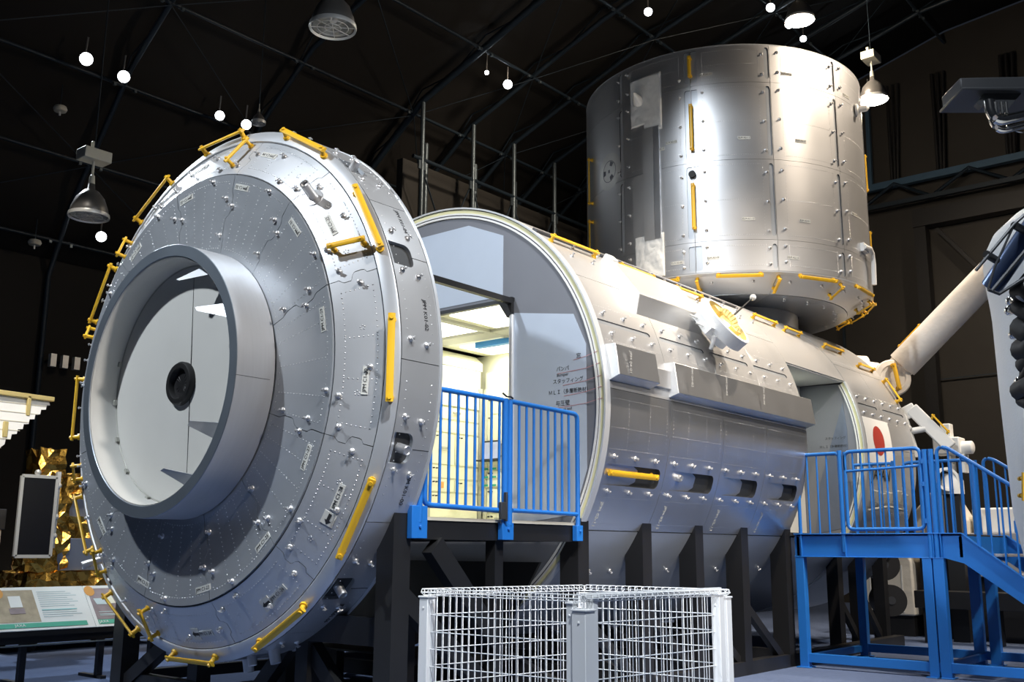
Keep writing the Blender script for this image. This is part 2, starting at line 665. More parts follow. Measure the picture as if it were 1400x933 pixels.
pin_centres = [t for t, k in lat if k == 'pin']
edges_at = [-150, -119, -91, -61, -30.8, 0, 35, 62, 90, 119, 150, 180, 210]
for t0, t1 in zip(edges_at, edges_at[1:]):
    hs = [(pocket_poly(t, k), lambda u: .012 + .075 * max(0, (u - LG[0]) / .22)) for t, k in lat if t0 + 3 < t < t1 - 3]
    b = MB()
    g = degrees(GAP / 2 / 2.2)
    holed(b, latf, latn, LG[0], LG[1], t0 + g, t1 - g, .10, 2.5, hs, .02)
    b.build('side_panel', [M['alu'], M['alu_inner'], M['alu_inner']], front, fix=False, sharp=30)
for t, k in lat:
    if k != 'pin':
        continue
    b = MB()
    c = cyl(LG[0] + .105, t, 2.13)
    n = rad(t)
    b.lathe([(.062, 0), (.06, .02), (.036, .028), (.034, .13), (.030, .134), (.026, .128), (0, .127)], o=c, axis=n, n=20)
    b.build('trunnion_pin', M['bolt'], front)
# seams on the side skin between the pockets
b = MB()
for t in (-16.3, 21.6, -46.5, 47.5):
    for x0, x1 in ((.262, .424),):
        patch(b, lambda u, v: cyl(u, v, 2.2012), latn, x0, x1, t - .07, t + .07, 1, 1, .002)
b.build('seam_line', M['shell'], front)

# docking ring
b = MB()
b.lathe([(1.0926, -.20), (1.0926, -.537)], axis=(1, 0, 0), n=128)
b.lathe([(.9965, -.536), (.985, -.345), (.985, -.29), (.98, -.20)], axis=(1, 0, 0), n=128)
ring = b.build('docking_ring', M['alu_ring'], mod, sharp=30)
b = MB()
b.lathe([(1.0926, -.537), (1.089, -.541), (1.0005, -.541), (.9965, -.536)], axis=(1, 0, 0), n=128)
b.build('ring_face', M['ring_face'], ring, sharp=30)
for th in (-4, 86, 176, 266):
    b = MB()
    b.obox(cyl(-.39, th, 1.0925), (cyl_t(th), rad(th), (1, 0, 0)), (.0015, .0012, .15))
    b.build('ring_seam', M['darkgrey'], ring)
b = MB()
b.lathe([(.9905, -.530), (.979, -.315), (.972, -.300), (.95, -.297), (0, -.290)], axis=(1, 0, 0), n=96)
hatch = b.build('hatch', M['hatch_white'], mod, sharp=30, label='white round hatch recessed in the docking ring')
b = MB()
b.prism([(-.2975, -.078, .90), (-.2975, -.083, .90), (-.2975, -.183, -.9), (-.2975, -.178, -.9)], (.006, 0, 0))
b.build('hatch_seam', M['darkgrey'], hatch)
b = MB()
b.lathe([(.978, -.3035), (.970, -.306), (.962, -.3005)], axis=(1, 0, 0), n=96)
b.build('hatch_seal', M['rackgrey'], hatch)
b = MB()
b.lathe([(.178, -.288), (.178, -.325), (.165, -.342), (.128, -.342), (.118, -.325), (.113, -.298), (0, -.297)], o=(0, -.02, -.01), axis=(1, 0, 0), n=40)
b.build('port_ring', M['blackrub'], hatch, sharp=40)
b = MB()
b.lathe([(.113, -.2975), (0, -.2985)], o=(0, -.02, -.01), axis=(1, 0, 0), n=40)
b.lathe([(.132, -.3425), (.147, -.3435), (.160, -.3425)], o=(0, -.02, -.01), axis=(1, 0, 0), n=40)
b.build('port_glass', M['black'], hatch)
# guide petals standing on the inner wall of the ring
for tb, tt, rt in ((57.5, 70, .81), (27, 41, .74), (-29, -35, .69), (-57.5, -71, .77)):
    b = MB()
    b.prism([cyl(-.44, tb - 4.6, .990), cyl(-.44, tb + 4.6, .990), cyl(-.565, tt + 1.7, rt), cyl(-.565, tt - 1.7, rt)], (.010, 0, .004))
    b.build('guide_petal', M['alu_end'], ring)
# clips along the inner wall
for th in (165, 185, 205, 225, 250):
    b = MB()
    b.obox(cyl(-.315, th, .972), (cyl_t(th), rad(th), (1, 0, 0)), (.022, .012, .016))
    b.build('hatch_clip', M['rackgrey'], ring, bevel=.003)

# yellow grab bars round the rim
for c in (91, 60, 30, 0, -30.5, -60, -90, -120.5, -149.5, 180, 150, 120.5):
    ns = [(rad(c + s) - V((1, 0, 0))).normalized() for s in (-7.4, 7.4)]
    ps = [cyl(.0, c + s, 2.155) for s in (-7.4, 7.4)]
    handrail(front, ps[0], ps[1], ns[0], ns[1], off=.07, w=.052)
for c in (80.5, 27, 134.5, 160.5, -105, -134, -162):
    handrail(front, cone_pt(c, 1.86), cone_pt(c - (1.5 if c > 0 else -1.5), 2.055), cone_n(c), cone_n(c), off=.075, w=.042)
# pins on the cone
for th, r in ((44.2, 1.90), (-135, 2.0)):
    b = MB()
    b.lathe([(.075, -.004), (.075, .008), (.04, .012), (.036, .03), (.036, .17), (.030, .174), (.028, .15), (0, .148)], o=cone_pt(th, r), axis=cone_n(th), n=24)
    b.build('cone_pin', M['bolt'], front)
for th in (-79, -70.5):
    b = MB()
    b.lathe([(.045, 0), (.04, .10), (0, .10)], o=cyl(.2, th, 2.2), axis=rad(th), n=16)
    b.build('keel_pin', M['alu_ring'], front)

# bolts
bolts = []
for s in seams[:-1]:
    for dth, r in ((2.3, 1.85), (-2.0, 1.97), (9, 1.815), (15.5, 2.0)):
        bolts.append((cone_pt(s + dth, r), cone_n(s + dth)))
    for dth, r in ((2.6, 1.25), (-1.6, 1.50), (2.4, 1.56), (10, 1.715)):
        bolts.append((flat_pt(s + dth, r), flat_n(0)))
rnd = random.Random(3)
for i, (p, n) in enumerate(bolts):
    place('standoff_bolt', BOLT_ME, front, bolt_frame(p, n, rnd.uniform(-.7, .7)))
rest = []                                              # the bolts past the first hundred
for t in (-152, -124, -96, -66, -52, -40, -21, -11, 3.5, 17.5, 26.5, 42, 53.5, 70, 84, 98):
    for x in (.13, .29):
        rest.append((cyl(x, t + (.6 if x < .2 else 0)), rad(t)))

# labels and arrow plates
for th, s in ((-4.3, 'JPM C1-30'), (-29, 'JPM C1-28'), (-56, 'JPM C1-26'), (-83, 'JPM C1-24'), (34, 'JPM C1-32'), (69, 'JPM C1-34'), (98, 'JPM C1-36'), (118, 'JPM C1-38')):
    r = 1.975 if th != 34 else 1.90
    label_plate(s, .20, .05, cone_pt(th, r) + cone_n(th) * .002, cyl_t(th), cone_n(th).cross(cyl_t(th)), front)
for th, s in ((-24, 'JPM C1-27'), (-50, 'JPM C1-25'), (-77.5, 'JPM C1-23'), (-107, 'JPM C1-21'), (-137, 'JPM C1-19'), (11, 'JPM C1-29'), (41, 'JPM C1-31'), (71, 'JPM C1-33'), (99, 'JPM C1-35'), (128, 'JPM C1-37')):
    label_plate(s, .19, .05, flat_pt(th, 1.66) - V((.002, 0, 0)), cyl_t(th), -rad(th), front)
for th, s in ((-24, 'JPM K01-00'), (9.5, 'JPM K01-02'), (31, 'JPM K01-04'), (-54, 'JPM K01-06')):
    me = text_mesh(s, .05, M['ink'], .0006)
    place('printed_code', me, front, frame(cyl(.30, th, 2.2015), -cyl_t(th), (1, 0, 0)))
for th in (-34.0, -60, -86.5):
    b = MB()
    w = .05
    b.box(-w, w, -w, w, -.001, .002, 0)
    b.prism([(-.012, -.04, .0025), (.012, -.04, .0025), (.012, .012, .0025), (.026, .012, .0025), (0, .044, .0025), (-.026, .012, .0025), (-.012, .012, .0025)], (0, 0, .001), 1)
    me = b.mesh('arrow_plate', [M['label'], M['ink']])
    place('arrow_plate', me, front, frame(cone_pt(th, 1.975) + cone_n(th) * .002, cone_n(th).cross(cyl_t(th)), -cyl_t(th)))

# rivets
rv = Rivets()
for s0, s1 in zip(seams, seams[1:]):
    a, e = s0 + 3.2, s1 - 3.2
    m = (a + e) / 2
    for r in (1.835, 2.045):
        rv.line(lambda t: (cone_pt(a + (e - a) * t, r), cone_n(a + (e - a) * t)), 24)
    for th in (a, m - 5, m + 4, e):
        rv.line(lambda t: (cone_pt(th, 1.835 + .21 * t), cone_n(th)), 8)
    for th in (s0 + 2.0, s0 + 8.5, (s0 + s1) / 2, s1 - 8.5, s1 - 3.4):
        rv.line(lambda t: (flat_pt(th, 1.16 + .52 * t), flat_n(th)), 15)
    rv.line(lambda t: (flat_pt(s0 + 2.5 + (s1 - s0 - 5) * t, 1.70), flat_n(0)), 22)
    rv.line(lambda t: (flat_pt(s0 + 2.5 + (s1 - s0 - 5) * t, 1.14), flat_n(0)), 15)
    for th, r in ((m + 6, 1.95), (m - 8, 1.93)):
        for k in range(5):
            q = (th + .45 * cos(k * 1.257), r + .016 * sin(k * 1.257))
            rv.p.append((cone_pt(*q), cone_n(th)))
for t0, t1 in zip(edges_at, edges_at[1:]):
    for x in (.105, .36):
        rv.line(lambda t: (cyl(x, t0 + 4 + (t1 - t0 - 8) * t), rad(t0 + 4 + (t1 - t0 - 8) * t)), 15)
rv.build('rivet_row', front)

# ---------------------------------------------------------------- main section
XB, XE = 2.57, 6.79
b = MB()
b.lathe([(2.02, XB + .02), (2.15, XB + .02), (2.15, XE - .01), (2.02, XE - .01)], axis=(1, 0, 0), n=120, closed_prof=True)
main = b.build('main_section', M['shell'], mod)


def rimset(x, parent, a0, a1, s=1):
    """layered edge of a cut section: metal skin, gap, cream insulation, navy and white layers (s=-1 faces +x)"""
    rr = [(2.204, 2.187, 'silver', .02), (2.187, 2.178, 'navy', -.006), (2.178, 2.146, 'cream', .004), (2.146, 2.128, 'white', .004), (2.128, 2.116, 'navy', -.003), (2.116, 2.096, 'white', .006)]
    for r1, r0, mt, dx in rr:
        q = MB()
        q.lathe([(r0, x - dx * s), (r1, x - dx * s), (r1, x + .06 * s), (r0, x + .06 * s)], axis=(1, 0, 0), n=120, closed_prof=True, a0=a0, a1=a1, ref=(0, -1, 0))
        q.build({'silver': 'skin_edge', 'cream': 'insulation_layer', 'navy': 'shadow_gap', 'white': 'shield_layer'}[mt], M[mt], parent)


rimset(XB, main, 0, 360)
cols = [XB + .005, 3.66, 4.72, 5.73, XE]
# rows of side panels: (theta0, theta1)
rows = [(-31, 3), (3, 34), (34, 60), (60, 110)]
slots = [(2.625, 3.525), (3.70, 4.58), (4.715, 5.58), (5.72, 6.60)]
pk = [(2.67, 3.58), (3.80, 4.615), (4.86, 5.60), (5.90, 6.62)]
for i in range(4):
    x0, x1 = cols[i] + GAP / 2, cols[i + 1] - GAP / 2
    for t0, t1 in rows:
        hs = []
        if t0 == -31:
            hs = [(rrect(pk[i][0], pk[i][1], -19.6, -14.6, .06, 1.6, (0, 1, 1, 0)), (lambda u, i=i: .006 + .085 * max(0, (u - pk[i][0]) / (pk[i][1] - pk[i][0])) ** 1.5))]
        if t0 == 3:
            hs = [(rrect(slots[i][0], slots[i][1], 19.35, 20.65, .04, .64), .010)]
        b = MB()
        g = degrees(GAP / 2 / 2.2)
        holed(b, lambda u, v: cyl(u, v), lambda u, v: cyl_n(v), x0, x1, t0 + g, t1 - g, .18, 2.6, hs, .03)
        warm = M['alu_mirror'] if t0 == -31 else M['alu']
        b.build('side_panel', [warm, M['darkgrey'], M['alu_inner'] if t0 == 3 else M['alu_mirror']], main, fix=False, sharp=30)
    b = MB()
    patch(b, lambda u, v: cyl(u, v), lambda u, v: cyl_n(v), x0, x1, 110.2, 235, 4, 50, .03)
    b.build('side_panel', M['alu'], main)
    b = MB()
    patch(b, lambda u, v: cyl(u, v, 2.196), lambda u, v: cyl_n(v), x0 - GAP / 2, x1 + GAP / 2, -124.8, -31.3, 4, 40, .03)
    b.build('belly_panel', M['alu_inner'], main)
# pocket contents
a, e = cyl(2.74, -16.6, 2.14), cyl(3.50, -16.6, 2.14)
handrail(main, a, e, rad(-16.6), rad(-16.6), off=.075, w=.055)
b = MB()
b.lathe([(.05, 0), (.05, .02), (.035, .025), (.035, .10), (.02, .102), (0, .09)], o=cyl(3.93, -16.2, 2.13), axis=rad(-16.2), n=20)
b.build('trunnion_pin', M['bolt'], main)

# silver wedge covers along the side
def wedge(x0, x1, tt, tb, ob, name, depth=.16):
    """cover: top edge tangent at theta tt, outer face falls plumb, slanted foot back to the skin at tb"""
    p0 = cyl(0, tt, 2.203)
    p3 = cyl(0, tb, 2.203)
    y1 = -(2.2 + depth)
    p1 = V((0, y1 + .045, p0.z + .0))
    p2 = V((0, y1, ob))
    sec = [p0 - V((0, -.03, 0)), p1, p2, p3 - V((0, -.03, 0))]
    b = MB()
    b.prism([q + V((x0, 0, 0)) for q in sec], (x1 - x0, 0, 0))
    o = b.build(name, M['alu_mirror'], mod, sharp=20, bevel=.006)
    b = MB()
    b.prism([q + V((x0 - .012, 0, 0)) for q in sec], (.010, 0, 0))
    b.build('end_plate', M['bodywhite'], o)
    return o


w1 = wedge(2.64, 3.32, 13.6, 4.6, .17 + .06, 'equipment_cover', .10)
w2 = wedge(3.66, 6.84, 12.8, 3.6, .12 + .06, 'equipment_cover', .10)
b = MB()
b.box(3.33, 3.65, -2.225, -2.12, .22, .40)
b.build('cover_link', M['alu'], main, bevel=.006)
for x, s in ((2.82, 'JPM 04-01'), (3.85, 'JPM 04-02'), (4.55, 'JPM 04-03'), (5.4, 'JPM 04-04')):
    me = text_mesh(s, .05, M['lampgrid'], .0006)
    place('printed_code', me, main, frame((x, -2.301 if x < 3.5 else -2.341, .36), (0, 0, -1), (1, 0, 0)))
# raised white and grey pad higher up
b = MB()
c0, c1 = (31, 41.5)
px0, px1 = 3.44, 4.72
sec = [cyl(0, 25.8, 2.19), cyl(0, 30.2, 2.33), cyl(0, 42.5, 2.31), cyl(0, 43.5, 2.19)]
b.prism([q + V((px0, 0, 0)) for q in sec], (px1 - px0, 0, 0))
pad = b.build('raised_cover', M['alu'], mod, sharp=20, bevel=.006)
b = MB()
b.prism([q + V((px0 - .016, 0, 0)) for q in sec], (.014, 0, 0))
b.build('end_plate', M['bodywhite'], pad)

# star-tracker-like drum: white rim, gold bowl, mast with a white ball
dn = (rad(33) + V((.06, 0, .05))).normalized()
dc = cyl(4.70, 24.6, 2.40)
b = MB()
b.lathe([(0, .0), (.30, .0), (.315, .01), (.315, .145), (.305, .15), (.285, .15), (.28, .14)], o=dc, axis=dn, n=48)
drum = b.build('antenna_drum', M['bodywhite'], mod, sharp=35, label='white drum with gold lining and a thin mast')
b = MB()
b.lathe([(.282, .145), (.26, .10), (.18, .065), (0, .05)], o=dc, axis=dn, n=48)
b.build('gold_bowl', M['goldpaint'], drum)
e1 = V((1, 0, 0)) - dn * dn.x
e1.normalize()
e2 = dn.cross(e1)
b = MB()
arc = [dc + dn * (.08 + .12 * sin(pi * k / 12)) + e2 * (.17 * cos(pi * k / 12)) for k in range(13)]
for k in range(12):
    b.beam(arc[k], arc[k + 1], .07, .02, up=e1)
b.obox(dc + dn * .10 + e2 * .17, (e1, e2, dn), (.06, .05, .05))
b.obox(dc + dn * .10 - e2 * .14, (e1, e2, dn), (.06, .05, .06))
b.build('gold_bracket', M['goldpaint'], drum, bevel=.006)
b = MB()
m0 = dc + dn * .17
m1 = m0 + (V((.62, -.35, .62)).normalized()) * .40
b.tube([m0, m1], .010, 8)
mast = b.build('mast', M['blackrub'], drum)
b = MB()
b.sphere(m1, .035, 16)
b.build('mast_ball', M['white'], drum)
b = MB()
b.lathe([(.19, -.10), (.19, 0), (.14, .01)], o=dc, axis=dn, n=32)
for k in (-1, 1):
    b.tube([dc - e1 * .22 + e2 * (.05 * k), dc - e1 * .46 + e2 * (.06 * k + .05) - dn * .03], [.022, .008], 8)
    b.tube([dc - e1 * .26 + e2 * (.16 * k), dc - e1 * .18 + e2 * (.2 * k) - dn * .14], .02, 8)
b.obox(dc - e1 * .30, (e1, e2, dn), (.06, .12, .05))
b.build('drum_mount', M['bodywhite'], drum, sharp=35)

# grab bars along the top of the main section
for x0, x1, t in ((2.72, 3.44, 48.3), (3.80, 4.42, 46), (4.86, 5.42, 45), (6.9, 7.5, 47), (7.75, 8.2, 46)):
    handrail(main, cyl(x0, t), cyl(x1, t), rad(t), rad(t), off=.06, w=.05)
# long grey lip behind the grab bars
b = MB()
for x0, x1 in ((2.6, 3.62), (3.7, 4.68), (4.76, 5.69), (5.77, 6.75)):
    patch(b, lambda u, v: cyl(u, v, 2.225), lambda u, v: cyl_n(v), x0, x1, 51.2, 53.0, 6, 2, .03)
b.build('top_seam_strip', M['darkgrey'], main)
# white bracket on the shoulder left of the drum
b = MB()
b.obox(cyl(3.62, 46.6, 2.24), ((1, 0, 0), cyl_t(46), rad(46)), (.07, .05, .05))
b.obox(cyl(3.62, 44.6, 2.215), ((1, 0, 0), cyl_t(46), rad(46)), (.12, .04, .02))
b.build('shoulder_bracket', M['bodywhite'], main, bevel=.006)

for k in range(12):
    x = 2.76 + .345 * k
    if x < 6.7:
        rest.append((cyl(x, 22.6), rad(22.6)))
        rest.append((cyl(x + .05, 17.3), rad(17.3)))
        rest.append((cyl(x, -12.7), rad(-12.7)))
        rest.append((cyl(x + .02, -21.0), rad(-21)))
        rest.append((cyl(x, -43.1), rad(-43.1)))
        rest.append((cyl(x, 49), rad(49)))
        rest.append((cyl(x + .1, 42.8 if not 3.3 < x < 4.75 else 49.5), rad(43)))
rv = Rivets()
for i in range(4):
    x0, x1 = cols[i], cols[i + 1]
    for th in (-11.0, -6.0, .8, 15.2, 24.6, 36, 57, -22.6, -29):
        rv.line(lambda t: (cyl(x0 + .06 + (x1 - x0 - .12) * t, th), rad(th)), 26)
    for x in (x0 + .06, (x0 * 2 + x1) / 3, (x0 + 2 * x1) / 3, x1 - .06):
        for a, e in ((-11, .8), (24.6, 36), (36, 57)):
            rv.line(lambda t: (cyl(x, a + (e - a) * t), rad(a + (e - a) * t)), 13)
    rest_codes = ('JPM 02-11', 'JPM 02-12', 'JPM 02-13', 'JPM 02-14')
    me = text_mesh(rest_codes[i], .06, M['label'], .0006)
    place('printed_code', me, main, frame(cyl(x0 + .18, -27, 2.2015), -cyl_t(-27), (1, 0, 0)))
rv.build('rivet_row', main, r=.0042, h=.0025)

# ---------------------------------------------------------------- bulkhead with the doorway (front face of the main section)
YJ, ZL, ZF = -1.095, 1.085, -1.09        # door jamb, lintel, floor
BX = XB + .012
b = MB()
outer_r = 2.10


def disc_strip(b, ya, yb, za, zb, x, n=24, mi=0):
    """part of the disc between y=ya..yb clipped to z=za..zb"""
    lo, hi = [], []
    for i in range(n + 1):
        y = ya + (yb - ya) * i / n
        e = math.sqrt(max(0, outer_r ** 2 - y * y))
        lo.append((y, max(za, -e)))
        hi.append((y, min(zb, e)))
    vs = [(x, y, z) for y, z in lo] + [(x, y, z) for y, z in hi] + [(x + .03, y, z) for y, z in lo] + [(x + .03, y, z) for y, z in hi]
    m = n + 1
    fs = []
    for i in range(n):
        fs += [(i, i + 1, m + i + 1, m + i), (2 * m + i, 3 * m + i, 3 * m + i + 1, 2 * m + i + 1), (i, 2 * m + i, 2 * m + i + 1, i + 1), (m + i, m + i + 1, 3 * m + i + 1, 3 * m + i)]
    b.add(vs, fs, mi)


disc_strip(b, -outer_r, YJ, -3, 3, BX)
disc_strip(b, YJ, 1.06, ZL, 3, BX)
disc_strip(b, YJ, 1.06, -3, ZF, BX)
disc_strip(b, 1.06, outer_r, -3, 3, BX)
bulk = b.build('door_bulkhead', M['wall_dark'], mod)
PX = BX - .004


def flat_panel(poly, name, mt, parent, x=PX, t=.004):
    q = MB()
    q.prism([(x, y, z) for y, z in poly], (t, 0, 0))
    return q.build(name, mt, parent)


flat_panel([(-.975, 1.135), (-.975, 1.76), (-.51, 1.955), (.55, 1.955), (1.0, 1.76), (1.0, 1.135)], 'rack_outline', M['wall_light'], bulk)
flat_panel([(-1.125, .945), (-1.835, .835), (-1.975, .535), (-1.975, -.60), (-1.83, -1.0), (-1.125, -1.08)], 'rack_outline', M['wall_light'], bulk)
b = MB()
b.box(BX - .03, BX + .02, YJ - .03, 1.06, ZL - .025, ZL + .012)
b.build('lintel_strip', M['darkgrey'], bulk)
b = MB()
b.box(BX - .035, BX + .03, YJ - .03, YJ + .012, ZF, .93)
b.build('door_jamb', M['silver'], bulk, bevel=.004)
b = MB()
b.prism([(BX - .05, -.93, 1.10), (BX - .05, -1.125, 1.10), (BX - .05, -1.125, .945), (BX - .05, -1.07, .90)], (.04, 0, 0))
b.beam((BX - .02, -1.10, 1.062), (.46, -1.10, 1.062), .055, .055)
b.build('tie_bar', M['black'], bulk)
# printed names of the wall layers with thin red leader lines
for s, y, z, w, sz, zr in (('窓', -1.893, .43, .07, .055, .40), ('バンパ', -1.71, .33, .1, .05, .29), ('Bumper', -1.71, .275, .1, .042, None), ('スタッフィング', -1.77, .215, .2, .05, .175),
                           ('ＭＬＩ（多層断熱材）', -1.785, .115, .25, .048, .075), ('与圧壁', -1.71, .008, .1, .055, -.03), ('Pressure wall', -1.72, -.045, .1, .035, None)):
    me = text_mesh(s, sz, M['ink'], .0004)
    place('printed_caption', me, bulk, frame((PX - .0012, y, z), (0, -1, 0), (0, 0, 1)))
    if zr is not None:
        q = MB()
        yr = math.sqrt(2.165 ** 2 - (zr + .05) ** 2)
        q.beam((PX - .0015, y + .06, zr), (PX - .0015, -1.98, zr + .02), .002, .004, up=(0, 0, 1))
        q.beam((PX - .006, -1.98, zr + .02), (XB - .008, -yr, zr + .05), .002, .004, up=(0, 0, 1))
        q.build('leader_line', M['redline'], bulk)

# ---------------------------------------------------------------- interior cabin seen through the doorway
b = MB()
b.box(BX + .03, 4.72, -1.12, 1.12, ZF - .03, ZF)
b.box(BX + .03, 4.72, -1.12, 1.12, 1.09, 1.12)
b.box(BX + .03, 4.72, -1.15, -1.12, ZF, 1.09)
b.box(BX + .03, 4.72, 1.72, 1.75, ZF, 1.09)
b.box(4.72, 4.75, -1.12, 1.72, ZF, 1.09)
cabin = b.build('cabin_lining', M['rackwhite'], mod)
for x0, x1, y0, y1 in ((2.70, 3.45, .12, .92), (2.70, 3.45, -.95, -.15), (4.02, 4.62, .12, .92), (4.02, 4.62, -.95, -.15)):
    b = MB()
    b.box(x0, x1, y0, y1, 1.072, 1.092)
    b.build('ceiling_light', M['roomlight'], cabin)
b = MB()
b.box(3.86, 3.94, -1.0, .53, .995, 1.06)
b.build('ceiling_beam', M['rackblue'], cabin, label='blue ceiling beam')
b = MB()
b.box(3.52, 3.80, -1.0, .95, 1.06, 1.09)
b.box(2.65, 4.65, .0, .07, 1.055, 1.09)
b.build('ceiling_rib', M['rackgrey'], cabin)
b = MB()
b.box(2.66, 2.70, -1.085, -1.055, -1.05, .72)
b.build('edge_strip', M['rackblue'], cabin)

# ---------------------------------------------------------------- rear section and the second entry
XF, XR = 8.62, 10.60
b = MB()
b.lathe([(2.02, XF + .02), (2.15, XF + .02), (2.15, XR - .02), (1.3, XR + .16), (0, XR + .18)], axis=(1, 0, 0), n=96)
rear = b.build('rear_section', M['shell'], mod)
rimset(XF, rear, -26, 140, 1)
# roof and far side over the second entry
b = MB()
patch(b, lambda u, v: cyl(u, v), lambda u, v: cyl_n(v), XE, XF + .004, 26.3, 235, 6, 70, .05)
patch(b, lambda u, v: cyl(u, v, 2.196), lambda u, v: cyl_n(v), XE, XF, -125, -31.4, 6, 40, .05)
b.build('side_panel', M['alu'], rear)
b = MB()
b.box(XE - .02, XF, -1.96, -1.30, .955, .985)
b.build('entry_soffit', M['hatch_white'], rear)
b = MB()
b.box(XE - .02, XF, -1.33, -1.30, -1.09, .955)
b.build('entry_lining', M['hatch_white'], rear)
b = MB()
ro = []
for i in range(25):
    a = R_(-31.5 + 58 * i / 24)
    ro.append((XF + .012, -2.10 * cos(a), 2.10 * sin(a)))
b.prism([(XF + .012, -1.30, -1.10)] + ro + [(XF + .012, -1.30, .955)], (.02, 0, 0))
bk2 = b.build('rear_bulkhead', M['wall_dark'], mod)
b = MB()
b.prism([(XF + .008, y, z) for y, z in ((-1.93, .68), (-1.97, .3), (-1.97, -.6), (-1.85, -1.0), (-1.45, -1.08), (-1.55, -.4))], (.004, 0, 0))
b.build('rack_outline', M['grid_panel'], bk2)
for s, y, z in (('スタッフィング', -1.80, .20), ('ＭＬＩ（多層断熱材）', -1.78, .09), ('与圧壁', -1.76, -.02)):
    place('printed_caption', text_mesh(s, .042, M['ink'], .0004), bk2, frame((XF + .0065, y, z), (0, -1, 0), (0, 0, 1)))
b = MB()
b.box(XE - .03, XF, -1.95, -1.30, -1.13, -1.09)
b.build('entry_floor', M['darkgrey'], rear)

for t0, t1 in ((-31, 3), (3, 34), (34, 110)):
    for x0, x1 in ((XF + .02, 9.55), (9.55, XR)):
        hs = []
        if t0 == 3:
            hs = [(rrect(x0 + .10, x1 - .12, 16.9, 18.1, .04, .6), .010)]
        b = MB()
        holed(b, lambda u, v: cyl(u, v), lambda u, v: cyl_n(v), x0 + .003, x1 - .003, t0 + .08, t1 - .08, .18, 2.6, hs, .03)
        b.build('side_panel', [M['alu'], M['darkgrey'], M['alu_inner']], rear, fix=False, sharp=30)
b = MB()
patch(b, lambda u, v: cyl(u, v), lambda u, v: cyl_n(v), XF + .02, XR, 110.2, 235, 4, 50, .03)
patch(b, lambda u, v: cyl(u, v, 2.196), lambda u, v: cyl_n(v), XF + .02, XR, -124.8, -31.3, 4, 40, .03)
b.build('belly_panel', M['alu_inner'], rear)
# red sun on white, and the country's name under it
b = MB()
patch(b, lambda u, v: cyl(u, v, 2.203), lambda u, v: cyl_n(v), 8.72, 9.66, -3.4, 12.9, 8, 8, .002)
flag = b.build('flag_plate', M['white'], mod, label='white flag with a red disc')
b = MB()
cx, ct, rr = 9.17, 4.9, .205
vs = [cyl(cx, ct, 2.2052)]
for ring_k in range(1, 6):
    q = rr * ring_k / 5
    vs += [cyl(cx + q * cos(2 * pi * k / 40), ct + degrees(q / 2.2) * sin(2 * pi * k / 40), 2.2052) for k in range(40)]
fs = [(0, 1 + k, 1 + (k + 1) % 40) for k in range(40)]
fs += [(1 + 40 * j + k, 1 + 40 * j + (k + 1) % 40, 41 + 40 * j + (k + 1) % 40, 41 + 40 * j + k) for j in range(4) for k in range(40)]
b.add(vs, fs)
b.build('red_disc', M['red'], flag, fix=False)
place('country_name', text_mesh('JAPAN', .235, M['ink'], .001), rear, frame(cyl(9.2, -7.3, 2.206), (1, 0, 0), cyl_t(-7.3)))
for k in range(6):
    rest.append((cyl(8.8 + .32 * k, 20.6), rad(20.6)))
    rest.append((cyl(8.85 + .32 * k, 14.6), rad(14.6)))
    rest.append((cyl(8.8 + .32 * k, -20.6), rad(-20.6)))
for x0, x1, t in ((8.9, 9.5, 44), (9.75, 10.3, 38)):
    handrail(rear, cyl(x0, t), cyl(x1, t), rad(t), rad(t), off=.06, w=.05)
b = cyl(10.45, 33), cyl(10.5, 24)
handrail(rear, b[0], b[1], rad(33), rad(24), off=.07, w=.06)
b = MB()
for x, t, w in ((9.0, -15, .14), (9.25, -15.5, .10), (9.5, -15, .12), (9.8, -14, .16), (10.1, -15, .12)):
    b.obox(cyl(x, t, 2.23), ((1, 0, 0), cyl_t(t), rad(t)), (w * .5, .08, .04))
b.tube([cyl(8.85, -20, 2.24), cyl(9.5, -18, 2.25), cyl(10.3, -19, 2.24)], .02, 8)
b.build('connector_panel', M['rackgrey'], rear, bevel=.006)
rv = Rivets()
for th in (1, 12.6, 22, 36, -11, -24):
    rv.line(lambda t: (cyl(8.72 + 1.8 * t, th), rad(th)), 46)
rv.build('rivet_row', rear)

# all the remaining small bolts, far and near
b = MB()
rnd = random.Random(11)
for p, n in rest:
    m = bolt_frame(p, n, rnd.uniform(-.8, .8))
    b.add([m @ V(q) for q in BOLT.v], BOLT.f)
b.build('standoff_bolt', M['bolt'], mod, kind='stuff', fix=False)
# ================================================================== upright logistics module on the shoulder
EX, EY, ER, Z0, Z1 = 9.097, 0.0, 2.144, 2.355, 5.67
elm = thing('logistics_module', 'upright silver cylindrical module standing on top of the long horizontal one', 'space module', (EX, EY, H))


def ep(az, z, r=ER):
    a = R_(az)
    return V((r * cos(a), r * sin(a), z))


def en(az):
    a = R_(az)
    return V((cos(a), sin(a), 0))


def et(az):      # tangent that runs to the right for someone looking at the module
    a = R_(az)
    return V((-sin(a), cos(a), 0))


